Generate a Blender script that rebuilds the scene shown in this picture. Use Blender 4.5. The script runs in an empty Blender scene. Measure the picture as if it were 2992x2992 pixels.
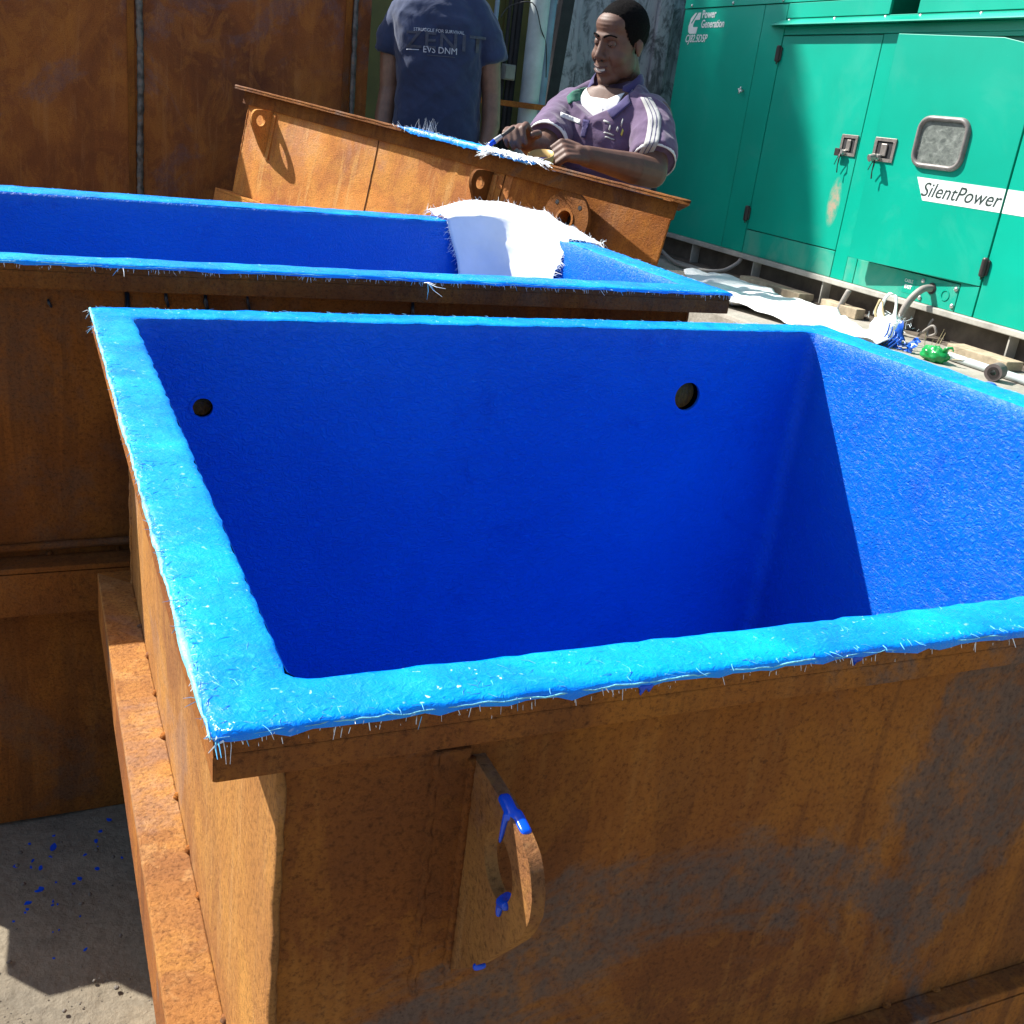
import bpy, bmesh, math, random
import numpy as np
from mathutils import Vector, Matrix, noise
from mathutils.bvhtree import BVHTree
random.seed(7); rng = np.random.default_rng(7)
sc = bpy.context.scene
col = sc.collection

# ------------------------------------------------------------------ camera, sky, sun, exposure
CAM = Vector((0, 0, 1.065))
def cam_axes(yaw, pitch, roll):
    cy, sy, cp, sp = math.cos(yaw), math.sin(yaw), math.cos(pitch), math.sin(pitch)
    f = Vector((sy*cp, cy*cp, -sp)); r = Vector((cy, -sy, 0)); u = r.cross(f)
    c, s = math.cos(roll), math.sin(roll)
    return c*r + s*u, -s*r + c*u, f
r_, u_, f_ = cam_axes(math.radians(26.32), math.radians(21.05), math.radians(7.15))
cd = bpy.data.cameras.new('camera'); cam = bpy.data.objects.new('camera', cd); col.objects.link(cam)
cam.matrix_world = Matrix(((r_.x, u_.x, -f_.x, CAM.x), (r_.y, u_.y, -f_.y, CAM.y), (r_.z, u_.z, -f_.z, CAM.z), (0, 0, 0, 1)))
cd.sensor_width = 36; cd.sensor_fit = 'HORIZONTAL'; cd.lens = 36*3023/2992; cd.clip_start = 0.02; cd.clip_end = 2000
sc.camera = cam

SUN = Vector((0.66, -0.70, -1.0)).normalized()
world = bpy.data.worlds.new('World'); sc.world = world; world.use_nodes = True
wn = world.node_tree; bg = wn.nodes['Background']
sky = wn.nodes.new('ShaderNodeTexSky'); sky.sky_type = 'NISHITA'; sky.sun_disc = False
sky.sun_elevation = math.asin(-SUN.z); sky.sun_rotation = math.radians(-43.3)
sky.altitude = 20; sky.air_density = 1.0; sky.dust_density = 1.5; sky.ozone_density = 1.0
wn.links.new(sky.outputs[0], bg.inputs[0]); bg.inputs[1].default_value = 0.088
sl = bpy.data.lights.new('sun', 'SUN'); sl.energy = 5.0; sl.angle = math.radians(0.53); sl.color = (1.0, 0.965, 0.90)
so = bpy.data.objects.new('sun', sl); col.objects.link(so)
so.rotation_euler = SUN.to_track_quat('-Z', 'Y').to_euler(); so.location = (-4, 5, 8)
sc.view_settings.view_transform = 'Standard'; sc.view_settings.look = 'None'
sc.view_settings.exposure = 1.0; sc.view_settings.gamma = 1.0
sc.render.engine = 'CYCLES'; sc.cycles.max_bounces = 6; sc.cycles.caustics_reflective = False; sc.cycles.caustics_refractive = False; sc.cycles.use_denoising = True

# ------------------------------------------------------------------ node helpers and materials
class NT:
    def __init__(s, name):
        s.m = bpy.data.materials.new(name); s.m.use_nodes = True
        s.t = s.m.node_tree; s.b = s.t.nodes['Principled BSDF']; s.out = s.t.nodes['Material Output']
        s._co = None
    def n(s, typ, **kw):
        x = s.t.nodes.new('ShaderNode' + typ)
        for k, v in kw.items(): setattr(x, k, v)
        return x
    def l(s, a, b): s.t.links.new(a, b)
    def co(s):
        if s._co is None: s._co = s.n('TexCoord').outputs['Object']
        return s._co
    def map(s, scale=(1, 1, 1), rot=(0, 0, 0), loc=(0, 0, 0)):
        m = s.n('Mapping'); m.inputs['Scale'].default_value = scale; m.inputs['Rotation'].default_value = rot
        m.inputs['Location'].default_value = loc
        s.l(s.co(), m.inputs['Vector']); return m.outputs[0]
    def noise(s, scale, detail=4, rough=.55, dist=0, vec=None):
        x = s.n('TexNoise'); x.inputs['Scale'].default_value = scale; x.inputs['Detail'].default_value = detail
        x.inputs['Roughness'].default_value = rough; x.inputs['Distortion'].default_value = dist
        s.l(vec if vec is not None else s.co(), x.inputs['Vector']); return x.outputs['Fac']
    def voro(s, scale, vec=None, feat='F1'):
        x = s.n('TexVoronoi', feature=feat); x.inputs['Scale'].default_value = scale
        s.l(vec if vec is not None else s.co(), x.inputs['Vector']); return x.outputs['Distance']
    def ramp(s, fac, stops, interp='LINEAR'):
        r = s.n('ValToRGB'); r.color_ramp.interpolation = interp; e = r.color_ramp.elements
        while len(e) < len(stops): e.new(.5)
        for i, (p, c) in enumerate(stops):
            e[i].position = p; e[i].color = (*c, 1) if not isinstance(c, (int, float)) else (c, c, c, 1)
        s.l(fac, r.inputs[0]); return r.outputs[0]
    def mix(s, fac, a, b, mode='MIX'):
        m = s.n('Mix', data_type='RGBA', blend_type=mode)
        for v, i in ((fac, 0), (a, 6), (b, 7)):
            if isinstance(v, (int, float)): m.inputs[i].default_value = v if i == 0 else (v, v, v, 1)
            elif isinstance(v, tuple): m.inputs[i].default_value = (*v, 1)
            else: s.l(v, m.inputs[i])
        return m.outputs[2]
    def math(s, op, a, b=0.0):
        m = s.n('Math', operation=op)
        for v, i in ((a, 0), (b, 1)):
            if isinstance(v, (int, float)): m.inputs[i].default_value = v
            else: s.l(v, m.inputs[i])
        return m.outputs[0]
    def bump(s, h, strength=.3, dist=.01, prev=None):
        b = s.n('Bump'); b.inputs['Strength'].default_value = strength; b.inputs['Distance'].default_value = dist
        s.l(h, b.inputs['Height'])
        if prev is not None: s.l(prev, b.inputs['Normal'])
        return b.outputs[0]
    def fin(s, color=None, rough=None, normal=None, **kw):
        for v, k in ((color, 'Base Color'), (rough, 'Roughness')):
            if v is None: continue
            if isinstance(v, (int, float)): s.b.inputs[k].default_value = v
            elif isinstance(v, tuple): s.b.inputs[k].default_value = (*v, 1)
            else: s.l(v, s.b.inputs[k])
        if normal is not None: s.l(normal, s.b.inputs['Normal'])
        for k, v in kw.items(): s.b.inputs[k.replace('_', ' ')].default_value = v
        return s.m

def rust(name, gain=1.0, grey=.35, streak=.5, tint=(1, 1, 1), off=0.0, light=0.0):
    t = NT(name)
    def c(*v): return tuple(min(.9, x*gain*k) for x, k in zip(v, tint))
    big = t.noise(2.3, 6, .62, .8, t.map(loc=(off, off*.7, off*.3)))
    a = t.ramp(big, [(.26, c(.16, .052, .016)), (.45, c(.28, .090, .017)), (.60, c(.42, .145, .021)), (.8, c(.50, .190, .034))])
    # blotches with ragged outlines: fresh orange scale and old dark scale
    bl = t.ramp(t.noise(9, 7, .72, .8, t.map(scale=(1, 1, .7), loc=(off+1, 2, 0))), [(.50, 0.0), (.545, .6), (.62, 1.0)])
    a = t.mix(t.math('MULTIPLY', bl, .42), a, c(.53, .200, .026))
    # vertical run stains, sharp edged
    sv = t.noise(7, 6, .66, .5, t.map(scale=(3.0, 3.0, .30), loc=(off, 0, 0)))
    st = t.math('MULTIPLY', t.ramp(sv, [(.50, 0.0), (.56, 1.0)]), t.ramp(t.noise(1.6, 4, .6, .4, t.map(loc=(off+9, 4, 1))), [(.40, .15), (.60, 1.0)]))
    a = t.mix(t.math('MULTIPLY', st, streak*.75), a, c(.105, .038, .014))
    st2 = t.ramp(t.noise(16, 5, .65, .4, t.map(scale=(2.4, 2.4, .25), loc=(0, off+4, 0))), [(.55, 0.0), (.66, 1.0)])
    a = t.mix(t.math('MULTIPLY', st2, .25+light), a, c(.56, .25, .06))
    # blue grey mill scale showing through in islands
    gn = t.noise(2.6, 7, .66, .9, t.map(loc=(3+off, 1, 2)))
    gp = t.math('MULTIPLY', t.ramp(gn, [(.53, 0.0), (.575, 1.0)]), t.ramp(t.noise(60, 5, .7), [(.36, .25), (.55, 1.0)]))
    a = t.mix(t.math('MULTIPLY', gp, grey), a, c(.135, .110, .094))
    fine = t.noise(260, 6, .8)
    a = t.mix(.85, a, t.ramp(fine, [(.34, (.30, .26, .24)), (.50, (.90, .90, .90)), (.66, (1.0, 1.0, .95))]), 'MULTIPLY')
    pit = t.ramp(t.noise(95, 3, .6), [(.70, 0.0), (.74, 1.0)])
    a = t.mix(t.math('MULTIPLY', pit, .5), a, c(.06, .026, .013))
    nb = t.bump(fine, 1.0, .0035)
    nb = t.bump(t.noise(90, 4, .7), .45, .004, nb); nb = t.bump(t.noise(14, 5, .6), .22, .006, nb)
    ro = t.ramp(gn, [(.45, .88), (.6, .55)])
    return t.fin(a, ro, nb, Specular_IOR_Level=.28)

M = {}
M['rust'] = rust('rust_front_tank', 1.22, .75, .8)
M['rust_side'] = rust('rust_side', 1.5, .22, .20, (.93, 1.20, 2.0), off=2.3, light=.10)
M['rust_mid'] = rust('rust_middle_tank', .70, .35, .6, off=5.1)
M['rust_pale'] = rust('rust_rear_lit', 1.9, .10, .12, (1, 1.14, 1.7), off=7.7, light=.12)  # gain raised to paint in sunlight on the rear tank's face
M['rust_pale_shaded'] = rust('rust_rear_shaded', 1.35, .15, .25, off=21)  # darker copy of the rear tank's rust, painting shade on its right plates
M['rust_dark'] = rust('rust_dark', .62, .3, .6, off=9.2)
M['rust_red'] = rust('rust_red_brown', 1.02, .35, .25, (1.0, 1.0, 1.5), off=12.4)
M['rust_lip'] = rust('rust_lip', .72, .5, .5, off=15)

def weld_mat():
    t = NT('weld_bead')
    a = t.ramp(t.noise(40, 4), [(.35, (.05, .045, .04)), (.6, (.16, .15, .14)), (.75, (.22, .12, .06))])
    return t.fin(a, .55, t.bump(t.noise(60, 3), .6, .006), Metallic=.35)
M['weld'] = weld_mat()

def blue_lining():
    t = NT('blue_resin_lining')
    big = t.noise(3, 4, .6)
    a = t.ramp(big, [(.3, (.0002, .110, .56)), (.7, (.0003, .165, .68))])
    sm = t.ramp(t.noise(5.5, 7, .74, .8, t.map(loc=(2, 1, 5))), [(.57, 0.0), (.70, 1.0)])
    a = t.mix(t.math('MULTIPLY', sm, .45), a, (.002, .035, .36))
    # brushed chopped strand relief
    w = t.noise(85, 4, .6, 2.2, t.map(scale=(1, 1.0, 1.3)))
    w2 = t.noise(190, 3, .6, 1.2)
    glint = t.ramp(w, [(.60, 0.0), (.68, 1.0)])
    a = t.mix(t.math('MULTIPLY', glint, .22), a, (.0, .33, .88))
    nb = t.bump(w, .75, .0035); nb = t.bump(w2, .25, .0015, nb); nb = t.bump(t.noise(7, 3), .15, .01, nb)
    return t.fin(a, t.ramp(w, [(.3, .48), (.7, .32)]), nb, Specular_IOR_Level=.32)
M['blue'] = blue_lining()

def blue_rim():
    t = NT('blue_resin_rim')
    big = t.noise(11, 6, .68, .6)
    a = t.ramp(big, [(.28, (.0, .16, .82)), (.45, (.0, .25, .90)), (.60, (.0, .335, .94)), (.76, (.0, .42, .96))])
    fib = t.noise(160, 3, .6, 1.6)
    f2 = t.ramp(fib, [(.60, 0.0), (.68, 1.0)])
    a = t.mix(t.math('MULTIPLY', f2, .26), a, (.06, .55, .95))
    wsp = t.ramp(t.noise(210, 2, .5, .3, t.map(loc=(4, 2, 0))), [(.68, 0.0), (.73, 1.0)])
    wsp = t.math('MULTIPLY', wsp, t.ramp(t.noise(16, 4, .6, .3, t.map(loc=(7, 3, 0))), [(.45, 0.0), (.62, 1.0)]))
    a = t.mix(t.math('MULTIPLY', wsp, .8), a, (.60, .86, .95))
    bare = t.ramp(t.noise(7.5, 5, .7, .4, t.map(loc=(.37, .9, 0))), [(.70, 0.0), (.76, 1.0)])
    a = t.mix(t.math('MULTIPLY', bare, .5), a, (.42, .52, .66))
    nb = t.bump(fib, .40, .002); nb = t.bump(t.noise(38, 5, .65), .45, .006, nb)
    return t.fin(a, t.ramp(t.noise(45, 4), [(.35, .40), (.65, .2)]), nb, Specular_IOR_Level=.32)
M['rim'] = blue_rim()
def simple(name, c, rough=.6, metal=0.0, var=.25, scale=20, bump=.0, **kw):
    t = NT(name)
    lo = tuple(x*(1-var) for x in c); hi = tuple(min(1, x*(1+var*.6)) for x in c)
    a = t.ramp(t.noise(scale, 5, .6), [(.3, lo), (.7, hi)])
    nb = t.bump(t.noise(scale*4, 4, .6), bump, .004) if bump else None
    return t.fin(a, rough, nb, Metallic=metal, **kw)
M['wet_blue'] = simple('wet_blue_paint', (.0, .07, .62), .18, var=.3, scale=30)
M['fibre'] = simple('glass_fibre', (.86, .92, .94), .35, var=.08)
M['fibre_edge'] = simple('pale_resin_edge', (.22, .66, .90), .4, var=.55, scale=60, bump=.5)
M['fibre_blue'] = simple('blue_soaked_fibre', (.12, .52, .86), .35, var=.2)
def cloth_mat():
    t = NT('woven_glass_cloth')
    wv = t.n('TexWave'); wv.inputs['Scale'].default_value = 120; wv.inputs['Distortion'].default_value = .8; t.l(t.co(), wv.inputs['Vector'])
    a = t.ramp(t.noise(14, 4), [(.3, (.80, .82, .83)), (.7, (.90, .91, .91))])
    nb = t.bump(wv.outputs['Fac'], .05, .0006); nb = t.bump(t.noise(9, 4), .4, .01, nb)
    return t.fin(a, .65, nb)
M['cloth'] = cloth_mat()
M['concrete_block'] = simple('weathered_concrete', (.36, .34, .29), .9, var=.35, scale=11, bump=.5)

def ground_mat():
    t = NT('yard_ground')
    a = t.ramp(t.noise(2.2, 6, .65, .4), [(.3, (.17, .14, .10)), (.55, (.27, .225, .16)), (.75, (.36, .30, .215))])
    damp = t.ramp(t.noise(1.7, 5, .6, .6, t.map(loc=(1.3, 3.1, 0))), [(.5, 0.0), (.66, 1.0)])
    a = t.mix(t.math('MULTIPLY', damp, .45), a, (.15, .14, .12))
    a = t.mix(.5, a, t.ramp(t.noise(95, 5, .7), [(.32, (.5, .5, .5)), (.6, (1, 1, 1))]), 'MULTIPLY')
    nb = t.bump(t.noise(60, 6, .7), .6, .008); nb = t.bump(t.noise(9, 5, .6), .4, .02, nb)
    return t.fin(a, .92, nb, Specular_IOR_Level=.2)
M['ground'] = ground_mat()
def slab_mat():
    t = NT('old_concrete_slab')
    a = t.ramp(t.noise(3.1, 6, .65, .5), [(.3, (.25, .225, .19)), (.55, (.38, .35, .30)), (.75, (.48, .45, .39))])
    a = t.mix(.5, a, t.ramp(t.noise(70, 5, .7), [(.3, (.55, .55, .55)), (.6, (1, 1, 1))]), 'MULTIPLY')
    return t.fin(a, .9, t.bump(t.noise(40, 6, .7), .6, .006), Specular_IOR_Level=.2)
M['slab'] = slab_mat()

def green_paint(name, g=1.0):
    t = NT(name)
    a = t.ramp(t.noise(1.8, 4, .55), [(.3, (.0, .325*g, .222*g)), (.7, (.0, .395*g, .275*g))])
    dust = t.ramp(t.noise(3.5, 6, .7, .6), [(.52, 0.0), (.75, 1.0)])
    a = t.mix(t.math('MULTIPLY', dust, .10), a, (.20, .48, .40))
    sp = t.ramp(t.noise(240, 2, .5), [(.74, 0.0), (.78, 1.0)])
    a = t.mix(t.math('MULTIPLY', sp, .25), a, (.5, .6, .55))
    return t, a
t, a = green_paint('generator_green')
M['green'] = t.fin(a, .36, t.bump(t.noise(6, 3), .05, .01), Specular_IOR_Level=.4)
t, a = green_paint('generator_green_dusty_low')
dz = t.ramp(t.noise(4.5, 5, .65, .8, t.map(scale=(1, 1, .8))), [(.42, 0.0), (.66, 1.0)])
a = t.mix(t.math('MULTIPLY', dz, .24), a, (.34, .44, .34))
M['green_dusty'] = t.fin(a, .45, None)
t, a = green_paint('generator_green_scraped')
gp = t.n('TexGradient', gradient_type='SPHERICAL')
t.l(t.map(scale=(1, 1/.05, 1/.13), loc=(.6, -.41/.05, -.52/.13)), gp.inputs[0])
w = t.math('MULTIPLY', t.ramp(gp.outputs[0], [(.0, 0.0), (.5, 1.0)]), t.ramp(t.noise(28, 5, .7), [(.35, .1), (.6, 1.0)]))
a = t.mix(t.math('MULTIPLY', w, .75), a, (.52, .30, .22))
M['green_scraped'] = t.fin(a, .38, t.bump(t.noise(6, 3), .05, .01))
M['green_shaded'] = simple('generator_green_shaded', (.0, .20, .13), .5, var=.2)  # darker green paints the shade in panel gaps and the vent notch
M['grey_rail'] = simple('dusty_grey_rail', (.42, .40, .35), .7, .0, .3, 12)
M['skid'] = simple('dirty_skid_steel', (.13, .105, .08), .8, .0, .45, 9, .3)
M['black_rubber'] = simple('black_rubber', (.018, .018, .02), .5)
M['hinge'] = simple('dark_hinge', (.05, .04, .038), .45, .3)
M['lock_grey'] = simple('cast_lock_metal', (.36, .32, .29), .4, .6, .3, 60)
M['bright'] = simple('bright_metal', (.72, .72, .70), .3, .8)
M['white_print'] = simple('white_decal', (.80, .84, .82), .5, var=.08)
M['grey_print'] = simple('grey_letter', (.08, .12, .11), .5, var=.1)
M['cable'] = simple('grey_cable', (.30, .27, .24), .6, var=.2)
M['timber'] = simple('dusty_timber', (.42, .34, .23), .85, var=.35, scale=18, bump=.4)
M['hole_black'] = simple('unlit_hole', (.003, .003, .004), .9, Specular_IOR_Level=0.0)
M['olive'] = simple('olive_painted_sheet', (.115, .098, .022), .65, var=.45, scale=3.5, bump=.1)
M['dark_post_hole'] = simple('dark_post_and_hole_shade', (.022, .022, .024), .8, var=.4)  # near-black for posts; also paints shade inside bores, bolt holes and lock recesses
M['pvc'] = simple('grey_pvc', (.50, .56, .56), .5, var=.25, scale=7)
M['pvc_blue'] = simple('blue_grey_pipe', (.20, .28, .38), .55, var=.25, scale=7)
M['bar_rust'] = rust('rust_bar', 1.1, .2, .2, (1.0, .9, .95), off=3)
M['box_grey'] = simple('grey_box', (.22, .22, .19), .7, var=.3)
def fence_mat():
    t = NT('mouldy_concrete_fence')
    a = t.ramp(t.noise(2.2, 5, .6), [(.3, (.30, .31, .34)), (.7, (.52, .53, .56))])
    mould = t.ramp(t.noise(6.5, 7, .72, .9, t.map(scale=(1.3, 1.3, .8))), [(.47, 0.0), (.60, 1.0)])
    a = t.mix(t.math('MULTIPLY', mould, .85), a, (.055, .06, .065))
    run = t.ramp(t.noise(5, 4, .6, .2, t.map(scale=(3.5, 3.5, .25))), [(.55, 0.0), (.68, 1.0)])
    a = t.mix(t.math('MULTIPLY', run, .6), a, (.10, .105, .11))
    return t.fin(a, .9, t.bump(t.noise(30, 6, .7), .5, .008))
M['fence'] = fence_mat()
def skin(name, c, sheen=.45):
    t = NT(name)
    lo = tuple(x*.72 for x in c); hi = tuple(x*1.15 for x in c)
    a = t.ramp(t.noise(26, 5, .65), [(.3, lo), (.7, hi)])
    return t.fin(a, sheen, t.bump(t.noise(240, 4, .6), .18, .0015), Specular_IOR_Level=.5)
M['skin_dark'] = skin('skin_dark_brown', (.135, .066, .042), .58)
M['skin_mid'] = skin('skin_mid_brown', (.23, .125, .08))
M['lip'] = skin('lip_tone', (.085, .036, .030), .7)
M['hair'] = simple('black_hair', (.007, .006, .006), .9, var=.5, scale=160, bump=.9, Specular_IOR_Level=.08)
M['teeth'] = simple('teeth', (.52, .50, .46), .5, var=.05, Specular_IOR_Level=.2)
M['eye_white'] = simple('eye_white', (.20, .18, .16), .5, var=.05, Specular_IOR_Level=.1)
M['eye_dark'] = simple('eye_dark', (.01, .008, .007), .15, var=.1)
def fabric(name, c, var=.25):
    t = NT(name)
    lo = tuple(x*(1-var) for x in c); hi = tuple(x*(1+var) for x in c)
    a = t.ramp(t.noise(9, 5, .65), [(.3, lo), (.7, hi)])
    nb = t.bump(t.noise(420, 2), .12, .001); nb = t.bump(t.noise(14, 4, .55, .6), .35, .012, nb)
    return t.fin(a, .85, nb, Sheen_Weight=.25, Specular_IOR_Level=.2)
M['navy'] = fabric('navy_jersey', (.030, .046, .105))
M['purple'] = fabric('purple_pique', (.118, .076, .142))
M['purple_deep'] = fabric('purple_collar', (.060, .048, .14))
M['white_fabric'] = fabric('white_cotton', (.74, .74, .72), .06)
M['stripe_grey'] = fabric('cream_stripe', (.42, .42, .40), .12)
M['green_fabric'] = fabric('green_trim', (.02, .13, .085))
M['trousers'] = fabric('dark_trousers', (.03, .032, .04))
M['print_pale'] = simple('pale_shirt_print', (.50, .56, .66), .7, var=.2, scale=80)
M['print_faded'] = simple('faded_shirt_print', (.062, .075, .115), .8, var=.35, scale=60)
M['yellow_thread'] = simple('yellow_thread', (.62, .55, .10), .7)
M['paint_tin'] = simple('paint_cup', (.50, .32, .10), .4, .2, .3)
M['wood_handle'] = simple('brush_handle', (.05, .04, .03), .4)
M['ferrule'] = simple('brush_ferrule', (.5, .5, .5), .3, .8)
M['bag_white'] = simple('milky_plastic', (.80, .83, .80), .35, var=.08)
M['bag_green'] = simple('green_plastic', (.01, .30, .07), .25, var=.4, scale=14)
M['bag_blue'] = simple('blue_plastic', (.01, .10, .50), .3, var=.4, scale=22)
M['straw'] = simple('dry_straw', (.45, .36, .20), .8)
M['roll'] = simple('brown_roll', (.15, .12, .11), .7, var=.3, scale=30)
M['leaf'] = simple('palm_leaf', (.05, .10, .025), .5, var=.3)
M['bark'] = simple('palm_bark', (.20, .17, .13), .9, var=.3, scale=6, bump=.5)
M['dirt_dark'] = simple('dark_pebble', (.14, .12, .10), .9, var=.4)

# ------------------------------------------------------------------ mesh helpers
class G:
    """collects verts / faces; build() links ONE mesh object"""
    def __init__(s): s.v = []; s.f = []
    def add(s, v, f):
        o = len(s.v); s.v.extend([tuple(map(float, p)) for p in v]); s.f.extend([tuple(i+o for i in q) for q in f]); return s
    def hexa(s, p):   # 8 points: bottom 4 (ccw) then top 4
        return s.add(p, [(3, 2, 1, 0), (4, 5, 6, 7), (0, 1, 5, 4), (1, 2, 6, 5), (2, 3, 7, 6), (3, 0, 4, 7)])
    def box(s, x0, x1, y0, y1, z0, z1):
        return s.hexa([(x0, y0, z0), (x1, y0, z0), (x1, y1, z0), (x0, y1, z0), (x0, y0, z1), (x1, y0, z1), (x1, y1, z1), (x0, y1, z1)])
    def prism(s, pts, d):   # planar polygon pts (3d) extruded by vector d
        n = len(pts); P = [Vector(p) for p in pts]; d = Vector(d)
        v = [tuple(p) for p in P] + [tuple(p+d) for p in P]
        f = [tuple(range(n))[::-1], tuple(range(n, 2*n))] + [(i, (i+1) % n, n+(i+1) % n, n+i) for i in range(n)]
        return s.add(v, f)
    def tube(s, pts, r, seg=8, cap=True):
        pts = [Vector(p) for p in pts]; n = len(pts)
        rs = r if isinstance(r, (list, tuple)) else [r]*n
        v = []; prev = None
        for i, p in enumerate(pts):
            d = (pts[min(i+1, n-1)] - pts[max(i-1, 0)]).normalized()
            a = prev if prev is not None else (Vector((0, 0, 1)) if abs(d.z) < .9 else Vector((1, 0, 0)))
            x = (a - d*a.dot(d)).normalized(); y = d.cross(x); prev = x
            for k in range(seg):
                t = 2*math.pi*k/seg; v.append(p + (x*math.cos(t) + y*math.sin(t))*rs[i])
        f = [(i*seg+k, i*seg+(k+1) % seg, (i+1)*seg+(k+1) % seg, (i+1)*seg+k) for i in range(n-1) for k in range(seg)]
        if cap: f += [tuple(range(seg))[::-1], tuple(range((n-1)*seg, n*seg))]
        return s.add(v, f)
    def cyl(s, p0, p1, r, seg=20): return s.tube([p0, p1], r, seg)
    def ring(s, c, ax, r0, r1, h, seg=32):   # annular disc, axis ax, thickness h starting at c
        c = Vector(c); ax = Vector(ax).normalized()
        x = ax.orthogonal().normalized(); y = ax.cross(x); v = []
        for k in range(seg):
            t = 2*math.pi*k/seg; d = x*math.cos(t)+y*math.sin(t)
            v += [c+d*r0, c+d*r1, c+d*r1+ax*h, c+d*r0+ax*h]
        f = []
        for k in range(seg):
            a, b = 4*k, 4*((k+1) % seg)
            for i in range(4): f.append((a+i, b+i, b+(i+1) % 4, a+(i+1) % 4))
        return s.add(v, f)
    def sphere(s, c, r, seg=12, rings=8, rot=None):
        c = Vector(c); r = (r, r, r) if isinstance(r, (int, float)) else r
        v = []; f = []
        for i in range(rings+1):
            ph = math.pi*i/rings
            for k in range(seg):
                t = 2*math.pi*k/seg
                p = Vector((r[0]*math.sin(ph)*math.cos(t), r[1]*math.sin(ph)*math.sin(t), r[2]*math.cos(ph)))
                v.append(c + (rot @ p if rot else p))
        for i in range(rings):
            for k in range(seg): f.append((i*seg+k, (i+1)*seg+k, (i+1)*seg+(k+1) % seg, i*seg+(k+1) % seg))
        return s.add(v, f)

def offset_of(o):
    while o is not None and o.parent is not None: o = o.parent
    return Vector(o.get('_off', (0, 0, 0))) if o is not None else Vector((0, 0, 0))
def mesh_obj(name, v, f, mat, parent=None, smooth=False, bevel=0.0, kind=None):
    off = offset_of(parent)
    v = np.asarray(v, float).reshape(-1, 3) - np.array(off)
    me = bpy.data.meshes.new(name); me.from_pydata(v.tolist(), [], [tuple(q) for q in f]); me.validate(); me.update()
    if bevel:
        bm = bmesh.new(); bm.from_mesh(me); bmesh.ops.remove_doubles(bm, verts=bm.verts, dist=1e-6)
        bmesh.ops.recalc_face_normals(bm, faces=bm.faces)
        ed = [e for e in bm.edges if len(e.link_faces) == 2 and e.calc_face_angle(0) > .5]
        bmesh.ops.bevel(bm, geom=ed, offset=bevel, segments=2, affect='EDGES', profile=.5, clamp_overlap=True)
        bm.to_mesh(me); bm.free()
    else:
        bm = bmesh.new(); bm.from_mesh(me); bmesh.ops.recalc_face_normals(bm, faces=bm.faces); bm.to_mesh(me); bm.free()
    if smooth:
        me.polygons.foreach_set('use_smooth', [True]*len(me.polygons))
    me.materials.append(M[mat] if isinstance(mat, str) else mat)
    o = bpy.data.objects.new(name, me); col.objects.link(o)
    if parent is not None: o.parent = parent
    if kind: o['kind'] = kind
    return o
def part(name, g, mat, parent=None, **kw): return mesh_obj(name, g.v, g.f, mat, parent, **kw)
def tag(o, label, cat=None, group=None, kind=None):
    if label: o['label'] = label
    if cat: o['category'] = cat
    if group: o['group'] = group
    if kind: o['kind'] = kind
    return o
def thing(name, label, cat, loc, group=None, matrix=None):
    o = bpy.data.objects.new(name, None); col.objects.link(o); o.empty_display_size = .1
    if matrix is not None: o.matrix_world = matrix
    else: o.location = loc; o['_off'] = tuple(loc)
    return tag(o, label, cat, group)
def auto_smooth(o, ang=.6):
    me = o.data
    bm = bmesh.new(); bm.from_mesh(me)
    for f in bm.faces: f.smooth = True
    for e in bm.edges:
        if len(e.link_faces) == 2 and e.calc_face_angle(0) > ang: e.smooth = False
    bm.to_mesh(me); bm.free(); return o
def text_part(s, size, M4, mat, parent, name='lettering', extrude=.0006, space=1.0, shear=0.0, bold=0.0, xs=1.0):
    cu = bpy.data.curves.new('lettering', 'FONT'); cu.body = s; cu.size = size; cu.extrude = extrude
    cu.space_character = space; cu.shear = shear; cu.offset = bold; cu.resolution_u = 4
    o = bpy.data.objects.new('tmp_text', cu); col.objects.link(o)
    dg = bpy.context.evaluated_depsgraph_get(); me = bpy.data.meshes.new_from_object(o.evaluated_get(dg))
    bpy.data.objects.remove(o); bpy.data.curves.remove(cu)
    me.transform(Matrix.Diagonal((xs, 1, 1, 1))); me.transform(M4)
    off = offset_of(parent); me.transform(Matrix.Translation(-off))
    me.name = name; me.materials.clear(); me.materials.append(M[mat])
    o = bpy.data.objects.new(name, me); col.objects.link(o); o.parent = parent
    return o
def fibres(lst, seg=3):
    """lst of (start, direction*length, radius, droop) -> verts, faces"""
    g = G()
    for p, d, r, dr in lst:
        p = Vector(p); d = Vector(d); j = Vector((random.uniform(-1, 1), random.uniform(-1, 1), random.uniform(-1, 1)))*d.length*.08
        g.tube([p, p+d*.5+j+Vector((0, 0, -dr*.3)), p+d+Vector((0, 0, -dr))], [r, r*.8, r*.35], seg, cap=False)
    return g
def fbm(p, s, o=4): return noise.fractal(Vector(p)*s, 1.0, 2.0, o)

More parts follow.
